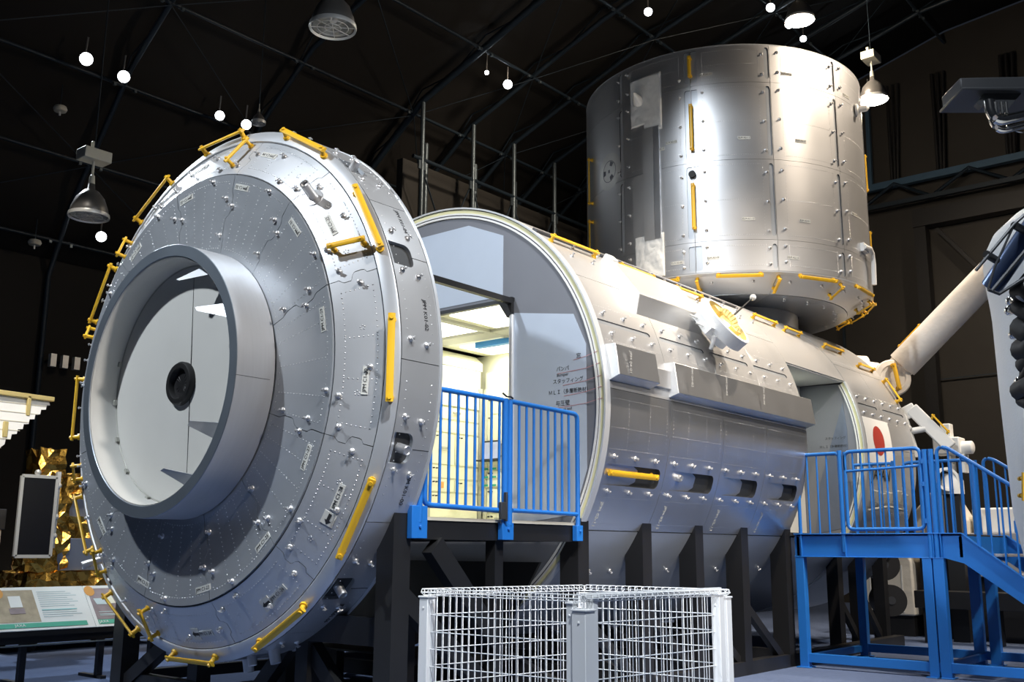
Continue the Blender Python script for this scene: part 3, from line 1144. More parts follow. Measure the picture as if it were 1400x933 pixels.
b = MB()
b.lathe([(1.05, Z0 - .18), (1.74, Z0 - .185), (2.06, Z0 - .01), (2.10, Z0 + .02), (2.10, Z1 - .01), (2.0, Z1 + .02), (0, Z1 + .05)], axis=(0, 0, 1), n=96)
body = b.build('barrel', M['shell'], elm)
lev = [Z0 + .03, 2.82, 3.97, 5.11, Z1]
azs = [-223, -193, -163.0, -133.3, -102.9, -73, -43, -13, 17, 47, 77, 107, 137]
for i in range(4):
    z0, z1 = lev[i] + .002, lev[i + 1] - .002
    for a0, a1 in zip(azs, azs[1:]):
        hs = []
        if a1 < 0:
            pass
        b = MB()
        # seam slots sit on the panel borders: each panel is cut back beside them
        g = .08
        m0, m1 = z0 + (.05 if i else .03), z1 - (.055 if i < 3 else .03)
        if a0 in (-163.0,):
            hs.append((rrect(a0 + .2, a0 + 2.6, m0, m1, .5, .05, (0, 1, 1, 0)), .012))
        if a1 == -163.0:
            hs.append((rrect(a1 - 2.4, a1 - .2, m0, m1, .5, .05, (1, 0, 0, 1)), .012))
        elif a1 in (-133.3, -102.9, -73, -193):
            hs.append((rrect(a1 - 2.1, a1 - .25, m0, m1, .9, .05), .014))
        if -230 < a0 < -20:
            dark = a0 != -163.0 and a1 != -163.0
            holed(b, ep, lambda u, v: en(u), a0 + g, a1 - g, z0, z1, 2.5, .25, hs, .03)
            b.build('barrel_panel', [M['alu_barrel'], M['shell'], M['alu_inner'] if a1 != -193 else M['alu_end']], body, fix=False, sharp=30)
        else:
            patch(b, ep, lambda u, v: en(u), a0 + g, a1 - g, z0, z1, 12, 3, .03)
            b.build('barrel_panel', M['alu_barrel'], body)
b = MB()
b.lathe([(2.11, Z1 - .012), (2.144, Z1 - .004), (2.146, Z1 + .012), (2.12, Z1 + .03), (0, Z1 + .06)], n=128)
b.build('rim_band', M['alu_end'], body, sharp=50)
b = MB()
b.lathe([(2.05, Z0 - .02), (2.10, Z0 - .012), (2.144, Z0 + .012), (2.146, Z0 + .028), (2.13, Z0 + .03)], n=128)
b.build('rim_band', M['alu_end'], body, sharp=50)
# underside cone, flat ring and neck
for a0, a1 in zip(azs, azs[1:]):
    b = MB()
    patch(b, lambda u, v: ep(u, Z0 - .012 - .19 * (2.095 - v) / .335, v), lambda u, v: (en(u) * .5 - V((0, 0, .866))), a0 + .1, a1 - .1, 1.765, 2.09, 12, 3, .02)
    b.build('underside_panel', M['alu_end'], body)
    b = MB()
    patch(b, lambda u, v: ep(u, Z0 - .208, v), lambda u, v: V((0, 0, -1)), a0 + .12, a1 - .12, 1.06, 1.756, 12, 3, .02)
    b.build('underside_panel', M['alu_inner'], body)
b = MB()
b.lathe([(1.05, Z0 - .19), (1.05, 2.0), (1.0, 1.5), (.97, 1.5)], n=96)
b.build('neck', M['alu_ring'], body)
# grab bars
for i, (z0, z1) in enumerate(((5.27, 5.53), (4.18, 4.80), (3.03, 3.63))):
    a = -163.0
    handrail(body, ep(a, z0, ER - .01), ep(a, z1, ER - .01), en(a), en(a), off=.055, w=.05)
b = MB()
b.lathe([(.05, 0), (.05, .05), (0, .05)], o=ep(-163.2, 3.80, ER - .01), axis=en(-163.2), n=16)
b.build('port_plug', M['blackrub'], body)
for c in (-177.5, -147.5, -117.3, -88, -57, -27, 152, 2):
    ns = [(en(c + s) * .8 - V((0, 0, .6))).normalized() for s in (-7.5, 7.5)]
    handrail(body, ep(c - 7.5, Z0 - .005, 2.12), ep(c + 7.5, Z0 - .005, 2.12), ns[0], ns[1], off=.06, w=.05)
for c in (-163, -132.8, -104, -70, -50, -36):
    n = (en(c) * .5 - V((0, 0, .87))).normalized()
    handrail(body, ep(c, Z0 - .03, 2.07), ep(c, Z0 - .14, 1.88), n, n, off=.07, w=.045)
for a, z0, z1 in ((-218, 3.9, 4.6), (-218, 2.9, 3.6), (-58, 4.2, 4.75), (-58, 2.9, 3.5)):
    handrail(body, ep(a, z0), ep(a, z1), en(a), en(a), off=.06, w=.05)
# bolts either side of the slots and under the rim
bs = []
for a, w in ((-193, 2.6), (-133.3, 3.0), (-102.9, 3.0), (-163, 4.3)):
    for z in (2.50, 2.72, 2.96, 3.38, 3.80, 4.12, 4.55, 4.98, 5.25, 5.55):
        for s in (-1, 1):
            bs.append((ep(a + s * w, z + .02 * s), en(a)))
rnd = random.Random(5)
for p, n in bs[:78]:
    place('standoff_bolt', BOLT_ME, body, bolt_frame(p, n, rnd.uniform(-.7, .7)))
for a in (-172, -158, -142, -127, -112, -98, -84, -76, -66, -60, -46):
    n = (en(a) * .5 - V((0, 0, .87))).normalized()
    place('standoff_bolt', BOLT_ME, body, bolt_frame(ep(a, Z0 - .075, 1.985), n))
    if a > -130:
        place('standoff_bolt', BOLT_ME, body, bolt_frame(ep(a + 4, Z0 - .208, 1.6), V((0, 0, -1))))
# white insulation cloths and the plain cover strip between them
def cloth(name, poly, seed):
    rn = random.Random(seed)
    b = MB()
    a0, a1 = min(p[0] for p in poly), max(p[0] for p in poly)
    z0, z1 = min(p[1] for p in poly), max(p[1] for p in poly)
    n = 26
    vs, fs = [], []
    for j in range(n + 1):
        for i in range(n + 1):
            a, z = a0 + (a1 - a0) * i / n, z0 + (z1 - z0) * j / n
            w_ = V((i * .09 + j * .05, j * .12 - i * .03, seed * 3.1))
            d = .006 + .022 * abs(noise.noise(w_ + V((0, 0, noise.noise(w_ * 2.3))))) + .012 * abs(noise.noise(w_ * 3.7))
            if i in (0, n) or j in (0, n):
                d = .004
            vs.append(ep(a, z, ER + max(.003, d)))
    for j in range(n):
        for i in range(n):
            c = (a0 + (a1 - a0) * (i + .5) / n, z0 + (z1 - z0) * (j + .5) / n)
            if in_poly(c, poly):
                k = j * (n + 1) + i
                fs.append((k, k + 1, k + n + 2, k + n + 1))
    b.add(vs, fs)
    o = b.build(name, M['cloth'], elm, sharp=25, fix=False, label='crumpled white insulation cloth')
    s = o.modifiers.new('thickness', 'SOLIDIFY')
    s.thickness = .006
    s.offset = 1
    return o


cl = cloth('insulation_cloth', [(-174.6, 5.44), (-174.6, 4.56), (-182.2, 4.56), (-182.2, 4.68), (-188.6, 4.68), (-188.6, 5.44)], 1)
cl2 = cloth('insulation_cloth', [(-174.8, 3.03), (-174.8, 2.40), (-187.6, 2.40), (-187.6, 3.03)], 2)
cone_a = -184.5
b = MB()
b.lathe([(.085, .0), (.075, .02), (.012, .26), (0, .265)], o=ep(cone_a, 5.08, ER + .02), axis=en(cone_a) + V((0, -.4, .1)), n=20)
b.build('cloth_spike', M['white'], cl)
b = MB()
patch(b, lambda u, v: ep(u, v, ER + .03), lambda u, v: en(u), -182.8, -178.3, 2.95, 4.62, 4, 2, .03)
b.build('cover_strip', M['alu'], body)
b = MB()
patch(b, lambda u, v: ep(u, v, ER + .028), lambda u, v: en(u), -178.2, -175.8, 2.95, 4.62, 3, 2, .03)
b.build('cover_strip', M['alu_mirror'], body)
b = MB()
patch(b, lambda u, v: ep(u, v, ER + .006), lambda u, v: en(u), -188.2, -182.9, 2.9, 3.95, 4, 2, .01)
b.build('cover_strip', M['alu'], body)
# round target mark
c = ep(-202.2, 4.205, ER + .004)
n = en(-202.2)
b = MB()
R0 = .285


def tgt(mb, poly, lift):
    mb.add([ep(-202.2 - degrees(-x / ER), 4.205 + y, ER + lift) for x, y in poly], [tuple(range(len(poly)))])


vs = [ep(-202.2, 4.205, ER + .004)]
for j in (1, 2, 3, 4):
    for k in range(48):
        a, q = 2 * pi * k / 48, R0 * j / 4
        vs.append(ep(-202.2 + degrees(q * cos(a) / ER), 4.205 + q * sin(a), ER + .004))
b.add(vs, [(0, 1 + k, 1 + (k + 1) % 48) for k in range(48)] + [(1 + 48 * j + k, 1 + 48 * j + (k + 1) % 48, 49 + 48 * j + (k + 1) % 48, 49 + 48 * j + k) for j in range(3) for k in range(48)])
disc = b.build('target_disc', M['lamprefl'], elm, fix=False, label='round grey target mark')
b = MB()
for k in range(40):
    a, e = 2 * pi * k / 40, 2 * pi * (k + 1) / 40
    tgt(b, [(.168 * cos(a), .168 * sin(a)), (.168 * cos(e), .168 * sin(e)), (.158 * cos(e), .158 * sin(e)), (.158 * cos(a), .158 * sin(a))], .006)
for a in (60, 180, 300):
    ca, sa = cos(R_(a)), sin(R_(a))
    tgt(b, [(r * ca - w * sa, r * sa + w * ca) for r, w in ((.085, -.032), (.15, -.045), (.15, .045), (.085, .032))], .006)
tgt(b, [(-.02, -.025), (.02, -.025), (.02, .025), (-.02, .025)], .006)
b.build('target_print', M['wall_dark'], disc, fix=False)
# printed codes
for i, (az, z) in enumerate(((-157, 5.26), (-144, 4.28), (-171, 4.33), (-176, 4.26), (-143.6, 3.11), (-127.6, 2.58), (-122, 4.28), (-126.6, 5.26), (-156.6, 2.58), (-170, 2.56), (-122, 3.12), (-95, 5.2), (-94, 3.4))):
    label_plate('ELM A%d-%02d' % (1 + i % 4, 11 + i), .17, .045, ep(az, z, ER + .003), et(az), (0, 0, 1), body)
# trunnion cone and white tube on the warm side
b = MB()
b.lathe([(.09, 0), (.09, .03), (.05, .05), (.045, .16), (.0, .2)], o=ep(-86, 5.1), axis=en(-75), n=20)
b.build('trunnion_pin', M['white'], body)
b = MB()
b.tube([ep(-90, 2.95, ER + .05), ep(-86, 2.95, ER + .08), ep(-83.5, 2.9, ER + .08), ep(-82.5, 2.75, ER + .08), ep(-82.3, 2.45, ER + .07)], .035, 10)
b.obox(ep(-88, 2.95, ER + .02), (et(-88), (0, 0, 1), en(-88)), (.10, .06, .03))
b.build('white_conduit', M['white'], body)
rv = Rivets()
for i in range(4):
    z0, z1 = lev[i], lev[i + 1]
    for a0, a1 in ((-193, -163), (-163, -133.3), (-133.3, -102.9), (-102.9, -73)):
        for z in ((z0 + .07, (z0 + z1) / 2, z1 - .07) if i else (z0 + .08, z1 - .08)):
            rv.line(lambda t: (ep(a0 + 4.4 + (a1 - a0 - 8.8) * t, z), en(a0 + 4.4 + (a1 - a0 - 8.8) * t)), 26)
        for a in (a0 + 4.4, a1 - 4.4):
            rv.line(lambda t: (ep(a, z0 + .07 + (z1 - z0 - .14) * t), en(a)), 22)
rv.build('rivet_row', body, r=.006)
# ================================================================== racks in the cabin
def rack(x0, x1, y0, y1, z0, z1, face, label, seed, laptop=False):
    t = thing('equipment_rack', label, 'rack', ((x0 + x1) / 2, (y0 + y1) / 2, H + z0), 'equipment racks in the cabin')
    o = V(t.location)
    rn = random.Random(seed)
    b = MB()
    b.box(x0 - o.x, x1 - o.x, y0 - o.y, y1 - o.y, 0, z1 - z0)
    b.build('rack_body', M['rackwhite'], t, bevel=.006)

    def P(u, v, d):      # u along the face, v up, d out of the face
        if face == 'y':
            return V((x0 + u - o.x, y0 - d - o.y, v - z0))
        return V((x0 - d - o.x, y1 - u - o.y, v - z0))
    W = (x1 - x0) if face == 'y' else (y1 - y0)

    def slab(name, u0, u1, v0, v1, d0, d1, mt, parent=t):
        q = MB()
        a, c = P(u0, v0, d0), P(u1, v1, d1)
        q.box(min(a.x, c.x), max(a.x, c.x), min(a.y, c.y), max(a.y, c.y), min(a.z, c.z), max(a.z, c.z))
        return q.build(name, mt, parent, bevel=.003)
    for u in (0, W - .05):
        slab('rack_post', u, u + .05, z0, z1 - .22, 0, .035, M['rackgrey'] if not laptop else M['rackwhite'])
    v = z0 + .06
    k = 0
    while v < z1 - .34:
        h = rn.choice((.16, .22, .30, .38))
        h = min(h, z1 - .24 - v)
        split = rn.random() < .55
        us = [(.06, W * .5 - .01), (W * .5 + .01, W - .06)] if split else [(.06, W - .06)]
        for u0, u1 in us:
            d = slab('rack_drawer', u0, u1, v, v + h - .02, .0, .012 + .02 * rn.random(), M['rackwhite'])
            um, vm = (u0 + u1) / 2, v + h / 2
            r_ = rn.random()
            if r_ < .35:
                slab('drawer_handle', um - .06, um + .06, vm - .012, vm + .012, .03, .05, M['rackgrey'], d)
            elif r_ < .55:
                slab('drawer_vent', um - .08, um + .02, vm - .03, vm + .03, .02, .037, M['rackgrey'], d)
            elif r_ < .65:
                slab('orange_tag', um - .05, um + .01, vm - .04, vm + .03, .02, .037, M['orange'], d)
            for q in range(2):
                slab('drawer_knob', u0 + .03 + q * .05, u0 + .045 + q * .05, v + h - .06, v + h - .045, .02, .05, M['darkgrey'], d)
        v += h
        k += 1
    return t, P, slab


rack(2.64, 3.60, 1.05, 1.70, -1.09, .86, 'y', 'cream equipment rack nearer the doorway in the lit cabin', 4)
t, P, slab = rack(3.62, 4.56, 1.05, 1.70, -1.09, .86, 'y', 'cream equipment rack against the end wall of the lit cabin', 9)
t, P, slab = rack(4.64, 4.715, .10, 1.04, -1.09, .86, 'x', 'narrow cream rack on the cabin end wall, with green drawer labels', 2, True)
for i in range(2):
    for j in range(3):
        slab('green_label', .02 + .13 * i, .10 + .13 * i, -.36 - .1 * j, -.335 - .1 * j, .05, .058, M['green'])
lp = thing('laptop', 'laptop with a pale blue screen on the cabin end wall', 'laptop', (4.55, .86, H - .25))
b = MB()
b.box(-.012, .004, -.15, .13, 0, .24)
b.box(-.16, .0, -.15, .13, -.016, 0)
b.build('laptop_case', M['ink'], lp, bevel=.004)
b = MB()
b.box(-.0145, -.012, -.135, .115, .02, .22)
b.build('laptop_screen', M['screen'], lp)
# overhead lamp box along the top of the racks
ob = thing('cabin_light_box', 'long glowing light box above the cream racks in the cabin', 'light', (3.62, 1.3, H + .865))
b = MB()
b.prism([(-.98, -.25, .0), (-.98, -.25, .10), (-.98, -.13, .2), (-.98, .38, .2), (-.98, .38, 0)], (1.95, 0, 0))
b.build('light_housing', M['rackwhite'], ob)
b = MB()
b.box(.30, .92, -.256, -.25, .012, .10)
b.box(-.85, .2, -.256, -.25, .012, .10)
b.build('diffuser', M['roomlight'], ob)

# ================================================================== black steel frame under the module
fr = thing('module_support_frame', 'black steel frame of posts, beams and braces carrying the long module', 'support frame', (0, 0, 0))


def saddle_post(x, y, w=.10, d=.16, zt=None):
    """post whose head is cut to the curve of the module"""
    b = MB()
    s = 1 if y > 0 else -1
    zi = H - math.sqrt(max(0, 2.19 ** 2 - (abs(y) - d) ** 2))
    zo = H - math.sqrt(max(0, 2.19 ** 2 - abs(y) ** 2)) if abs(y) < 2.19 else H
    z1, z2 = (zi, zo) if zt is None else (zt, zt)
    yi, yo = y - s * d, y
    b.prism([(x - w / 2, yo, 0), (x - w / 2, yo, z2), (x - w / 2, yi, z1), (x - w / 2, yi, 0)], (w, 0, 0))
    return b.build('post', M['black'], fr)


px_near = (2.58, 3.62, 4.62, 5.62, 6.72)
for x in px_near:
    saddle_post(x, -1.93, .16, .20)
    saddle_post(x, 1.93, .16, .20)
for x in (8.66, 9.4, 10.3):
    saddle_post(x, -1.75, .16, .16)
    saddle_post(x, 1.75, .16, .16)
for y in (-1.93, 1.72):
    saddle_post(.36, y, .17, .17)
saddle_post(1.47, -1.90, .10, .10, H - 1.24)
saddle_post(2.30, 1.0, .10, .10, H - 2.0)
for x in (.42,):
    for y in (-.95, .62):
        saddle_post(x, y, .14, .14)
saddle_post(1.15, .35, .12, .12, .45)
saddle_post(1.5, -.9, .10, .10, .9)


def strut(name, p0, p1, w=.1, h=.1, mt='black'):
    b = MB()
    b.beam(p0, p1, w, h)
    return b.build(name, M[mt], fr)


for y in (-1.86, 1.86):
    strut('floor_beam', (2.4, y, .07), (10.4, y, .07), .14, .14)
for x in px_near:
    strut('cross_beam', (x, -1.8, .12), (x, 1.8, .12), .10, .14)
for x0, x1 in zip(px_near, px_near[1:]):
    for y in (-1.84, 1.84):
        strut('brace', (x0 + .0, y, .80), (x0 + .95, y, .12), .07, .09)
    strut('brace', (x0, -1.7, .12), (x0, -.6, .52), .08, .10)
    strut('brace', (x0, 1.7, .12), (x0, .6, .52), .08, .10)
for x0 in (8.66, 9.5):
    strut('brace', (x0, -1.65, .80), (x0 + .75, -1.65, .12), .07, .09)
# beams round the foot of the front section
strut('floor_beam', (.30, 1.62, .155), (4.1, 1.62, .12), .10, .10)
strut('cross_beam', (.40, -1.85, .72), (.40, -.55, .72), .10, .20)
strut('cross_beam', (.38, -1.85, .14), (.38, 1.65, .14), .10, .12)
strut('brace', (.36, 1.55, .12), (.36, .75, .60), .10, .12)
strut('brace', (.44, -.15, .08), (.44, -.72, .66), .10, .12)
strut('brace', (.44, -.80, .66), (.44, -1.45, .05), .10, .12)
strut('brace', (.44, -1.80, 1.0), (1.5, -1.80, .2), .10, .14)
strut('brace', (.70, -1.90, 1.34), (1.40, -1.90, .62), .10, .16)
strut('brace', (1.1, .5, .08), (1.9, .5, .70), .10, .12)
strut('floor_beam', (.36, -1.84, .16), (2.5, -1.84, .16), .10, .12)
b = MB()
b.box(1.9, 2.55, -1.3, 1.3, .35, .37)
b.prism([(2.50, -1.0, .42), (2.50, 1.0, .42), (2.50, 1.5, 1.2), (2.50, -1.5, 1.2)], (.03, 0, 0))
b.build('gusset_plate', M['black'], fr)

# ================================================================== deck and blue railing at the front entry
dk = thing('entry_deck', 'dark entry deck with a pale edge between the front section and the doorway wall', 'deck', (1.5, 0, H - 1.24))
b = MB()
b.box(-1.02, .99, -1.92, 1.92, .0, .14)
b.build('deck_frame', M['black'], dk)
b = MB()
b.box(-1.02, .99, -1.93, 1.93, .14, .165)
b.build('deck_board', M['beige'], dk)

YR = -1.965
rl = thing('entry_railing', 'blue tube railing with a latched gate in front of the lit doorway', 'railing', (1.5, YR, H - 1.24))
ZR0 = -(H - 1.24)


def rz(z):            # axis height to railing-local height
    return z + 1.24


def tubeo(name, pts, r, parent, mt='blue', n=10, label=None):
    b = MB()
    b.tube(pts, r, n)
    return b.build(name, M[mt], parent, sharp=60, label=label)


def corner(pts, r=.06, n=4):
    """round the inner corners of a polyline"""
    pts = [V(p) for p in pts]
    out = [pts[0]]
    for i in range(1, len(pts) - 1):
        a, c = (pts[i - 1] - pts[i]).normalized(), (pts[i + 1] - pts[i]).normalized()
        p0, p1 = pts[i] + a * r, pts[i] + c * r
        for k in range(n + 1):
            t = k / n
            out.append(p0 * (1 - t) ** 2 + pts[i] * 2 * t * (1 - t) + p1 * t ** 2)
    out.append(pts[-1])
    return out


def X_(x):
    return x - 1.5


gate = tubeo('gate_leaf', corner([(X_(1.42), 0, rz(-.115)), (X_(.54), 0, rz(-.115)), (X_(.54), 0, rz(-.99)), (X_(1.40), 0, rz(-1.005))]), .021, rl)
for k in range(9):
    x = .60 + .098 * k
    tubeo('baluster', [(X_(x), 0, rz(-.12)), (X_(x), 0, rz(-.995))], .0115, gate, n=8)
panel = tubeo('rail_panel', corner([(X_(1.52), 0, rz(-.115)), (X_(2.45), 0, rz(-.125)), (X_(2.45), 0, rz(-1.11))]), .021, rl)
b = MB()
b.tube([(X_(1.55), 0, rz(-1.0)), (X_(2.45), 0, rz(-1.005))], .018, 8)
b.build('lower_rail', M['blue'], panel)
for k in range(8):
    x = 1.635 + .098 * k
    tubeo('baluster', [(X_(x), 0, rz(-.12)), (X_(x), 0, rz(-1.0))], .0115, panel, n=8)
tubeo('post', [(X_(1.455), 0, rz(-.10)), (X_(1.455), 0, rz(-1.12))], .027, rl)
tubeo('post', [(X_(1.515), 0, rz(-.105)), (X_(1.515), 0, rz(-1.12))], .025, rl)
tubeo('post', [(X_(.49), 0, rz(-.12)), (X_(.49), 0, rz(-1.12))], .025, rl)
for x0, x1 in ((.40, .56), (1.41, 1.55), (2.41, 2.50)):
    b = MB()
    b.box(X_(x0), X_(x1), -.02, .03, rz(-1.235), rz(-1.0 if x0 < .5 else -1.10))
    b.tube([(X_((x0 + x1) / 2), -.02, rz(-1.15)), (X_((x0 + x1) / 2), -.035, rz(-1.15))], .012, 8)
    b.build('foot_bracket', M['blue'], rl, bevel=.004)
b = MB()
b.box(X_(1.365), X_(1.435), -.045, -.015, rz(-1.075), rz(-.94))
b.box(X_(1.42), X_(1.44), -.05, -.02, rz(-1.09), rz(-.86))
b.build('gate_latch', M['darkgrey'], rl, bevel=.004)
b = MB()
ch = [(X_(1.41), -.01, rz(-.06)), (X_(1.45), -.02, rz(-.085)), (X_(1.5), -.02, rz(-.08)), (X_(1.54), -.01, rz(-.09))]
b.tube(ch, .008, 6)
b.build('chain', M['darkgrey'], rl)

# ================================================================== blue platform and stairs at the second entry
pf = thing('stair_platform', 'blue steel platform with gated railing and a flight of stairs down', 'platform', (6.75, -2.0, 0))


def L_(x, y, z):      # axis coordinates to platform-local
    return V((x - 6.75, y + 2.0, z + H))


def pbox(name, x0, x1, y0, y1, z0, z1, mt='blue', bevel=.004, parent=pf):
    b = MB()
    a, c = L_(x0, y0, z0), L_(x1, y1, z1)
    b.box(min(a.x, c.x), max(a.x, c.x), min(a.y, c.y), max(a.y, c.y), min(a.z, c.z), max(a.z, c.z))
    return b.build(name, M[mt], parent, bevel=bevel)


def channel(name, p0, p1, h, w=.06, mt='blue'):
    """C-section beam with dark-lipped flanges"""
    p0, p1 = L_(*p0), L_(*p1)
    d = (p1 - p0).normalized()
    s = d.cross(V((0, 0, 1))).normalized()
    u = s.cross(d)
    b = MB()
    b.beam(p0, p1, .010, h, up=(0, 0, 1))
    for k in (-1, 1):
        b.beam(p0 + u * k * (h / 2 - .005) + s * w / 2, p1 + u * k * (h / 2 - .005) + s * w / 2, w, .010)
    return b.build(name, M[mt], pf)


PT, PB = -1.115, -1.365
PYO, XA, XBk = -3.90, 6.75, 8.50
pbox('deck_plate', XA, XBk, -2.02, PYO, PT - .02, PT, 'darkgrey')


def web(name, x, pts, flange):
    b = MB()
    b.prism([L_(x, y, z) for y, z in pts], (.012, 0, 0))
    return b.build(name, M['blue'], pf)


for x, sg in ((XA, -1), (XBk, 1)):
    web('platform_beam', x, [(-2.0, PT), (PYO, PT), (PYO, PB - .06), (PYO + .22, PB), (-2.0, PB)], 0)
    pbox('beam_flange', x - .035, x + .035, -2.0, PYO, PT - .002, PT + .010)
    pbox('beam_flange', x - .035, x + .035, -2.0, PYO + .2, PB - .010, PB)
    for y in (-2.09, -2.62, -3.60, -3.68):
        pbox('stiffener', x - .03, x, y - .006, y + .006, PB, PT)
for y in (-2.04, PYO + .02):
    pbox('cross_beam', XA, XBk, y - .02, y + .02, PB, PT - .02)
for x, y, wy in ((XA + .02, -2.06, .10), (XA + .02, -3.52, .10), (XA + .02, -3.64, .11), (XBk - .02, -2.10, .10), (XBk - .02, -3.50, .12), (XBk - .02, -3.68, .12)):
    pbox('leg', x - .05, x + .05, y - wy / 2, y + wy / 2, -H, PB)
    pbox('foot_plate', x - .09, x + .09, y - .08, y + .08, -H, -H + .012)
for x in (XA + .02, XBk - .02):
    pbox('tie_beam', x - .03, x + .03, -2.06, -5.3, -H + .06, -H + .16)
for y in (-2.06, -3.55):
    pbox('tie_beam', XA, XBk, y - .03, y + .03, -H + .06, -H + .14)
# stairs
SL = (PYO, PT), (-5.72, -H + .05)
dy, dz = SL[1][0] - SL[0][0], SL[1][1] - SL[0][1]
for x in (XA, XBk):
    web('stringer', x, [(PYO, PT), (SL[1][0], SL[1][1] + .02), (SL[1][0], SL[1][1] - .07), (SL[1][0] + .15, SL[1][1] - .07), (PYO, PB - .06)], 0)
    b = MB()
    b.beam(L_(x, PYO, PT + .004), L_(x, SL[1][0], SL[1][1] + .024), .07, .010)
    b.build('stringer_flange', M['blue'], pf)
for k in range(1, 7):
    t = k / 7
    pbox('step', XA + .02, XBk - .02, PYO + dy * t + .13, PYO + dy * t - .13, PT + dz * t - .03, PT + dz * t, 'stepgrey')
# railings
def rail_run(name, pts, parent=pf, r=.021, rad=.09):
    return tubeo(name, corner([L_(*p) for p in pts], rad), r, parent)


RT = -.185
for x, gatey in ((XA, True), (XBk, False)):
    a = rail_run('rail_panel', [(x, -2.08, PT), (x, -2.08, RT), (x, -2.58, RT), (x, -2.58, RT - .02)], rad=.03)
    for y in (-2.2, -2.32, -2.44):
        tubeo('baluster', [L_(x, y, RT), L_(x, y, PT)], .011, a, n=8)
    tubeo('post', [L_(x, -2.60, RT + .03), L_(x, -2.60, PT - .2 if gatey else PT)], .028, pf)
    if gatey:
        g = tubeo('gate_leaf', corner([L_(x, -2.66, RT + .01), L_(x, -2.66, -1.06), L_(x, -3.52, -1.06), L_(x, -3.52, RT + .01), L_(x, -2.66, RT + .01), L_(x, -2.66, RT - .2)], .07), .021, pf)
        b = MB()
        b.tube([L_(x, -2.66, -.40), L_(x, -3.52, -.37)], .015, 8)
        b.build('mid_rail', M['blue'], g)
        for k in range(8):
            y = -2.755 - .096 * k
            tubeo('baluster', [L_(x, y, RT), L_(x, y, -1.06)], .011, g, n=8)
    else:
        g = rail_run('rail_panel', [(x, -2.72, PT), (x, -2.72, RT), (x, -3.55, RT), (x, -3.55, PT)])
        for k in range(7):
            y = -2.82 - .1 * k
            tubeo('baluster', [L_(x, y, RT), L_(x, y, PT)], .011, g, n=8)
    for y in ((-3.57, -3.635) if gatey else (-3.6,)):
        tubeo('post', [L_(x, y, RT - .01), L_(x, y, PT - (.25 if gatey else 0))], .03, pf)
    y0 = -3.70
    e = -5.60
    zt = lambda y: RT + .01 + max(0, (PYO + .12 - y)) * .69
    s_ = -.69
    top = lambda y: (RT + .005) if y > -3.78 else (RT + .005) + (y + 3.78) * .69
    bot = lambda y: PT if y > PYO else PT + (y - PYO) * (dz / dy)
    h = rail_run('stair_handrail', [(x, y0, PT), (x, y0, top(y0)), (x, -3.80, top(y0)), (x, e, top(e)), (x, e, bot(e))], rad=.07)
    for k in range(14):
        y = -3.82 - .125 * k
        big = k in (2, 8)
        tubeo('baluster', [L_(x, y, top(y)), L_(x, y, bot(y))], .022 if big else .011, h, n=8)
b = MB()
for z in (-.30, -.55, -.95):
    b.tube([L_(XA, -3.545, z), L_(XA, -3.545, z - .05)], .03, 10)
b.build('gate_hinge', M['blue'], pf)

# ================================================================== white wire enclosure in front
fe = thing('wire_mesh_enclosure', 'square enclosure of white wire mesh fence panels with rolled tops', 'mesh fence', (.40, -3.45, 0))
FT = 1.07
CL, CF, CR, CB = (V((-.68, .66, 0)), V((-.63, -.50, 0)), V((.69, -.66, 0)), V((.66, .42, 0)))


def mesh_panel(p0, p1, out):
    """wire panel: uprights with a triangular roll on top and level wires"""
    p0, p1, out = V(p0), V(p1), V(out)
    L = (p1 - p0).length
    d = (p1 - p0) / L
    n = int(L / .05)
    b = MB()
    r = .003
    for i in range(n + 1):
        p = p0 + d * (L * i / n)
        roll = [p + V((0, 0, FT - .035)), p + out * .028 + V((0, 0, FT - .018)), p + out * .020 + V((0, 0, FT)), p - out * .004 + V((0, 0, FT - .004)), p - out * .004 + V((0, 0, FT - .03))]
        b.tube([p + V((0, 0, .03))] + roll, r, 5)
    zs = [.05, .12] + [.12 + .1 * k for k in range(1, 9)] + [FT - .035]
    for z in zs:
        b.tube([p0 + V((0, 0, z)) - out * .004, p1 + V((0, 0, z)) - out * .004], .0034, 5)
    for o_, z in ((.030, FT - .018), (.020, FT + .002)):
        b.tube([p0 + out * o_ + V((0, 0, z)), p1 + out * o_ + V((0, 0, z))], .003, 5)
    return b.build('mesh_panel', M['fencewhite'], fe, sharp=80, fix=False)


mesh_panel(CL, CF, (-1, -.05, 0))
mesh_panel(CF, CR, (-.12, -1, 0))
mesh_panel(CR, CB, (1, 0, 0))
mesh_panel(CB, CL, (.1, 1, 0))
for p, w, z in ((CL + V((.01, -.02, 0)), .035, FT - .05), (CF + V((.0, .0, 0)), .045, FT - .085), (CF + V((.075, -.005, 0)), .024, FT - .03), (CF + V((-.005, .075, 0)), .022, FT - .05), (CR + V((-.01, .01, 0)), .032, FT - .05), (CR + V((-.10, .01, 0)), .030, FT - .03), (CB, .035, FT - .06)):
    b = MB()
    b.box(-w, w, -w, w, 0, z)
    b.box(-w - .006, w + .006, -w - .006, w + .006, z, z + .012)
    b.tube([(-w - .004, 0, z - .06), (-w + .01, 0, z - .06)], .008, 8)
    b.build('corner_post', M['fencewhite'], fe, bevel=.004, loc=p)
b = MB()
b.beam(CF + V((0, 0, FT - .004)), CR + V((-.08, 0, FT + .002)), .02, .03)
b.build('top_cap_strip', M['fencewhite'], fe)
# ================================================================== the hall
def S_(x, y, z):
    return V((x, y, z + H))


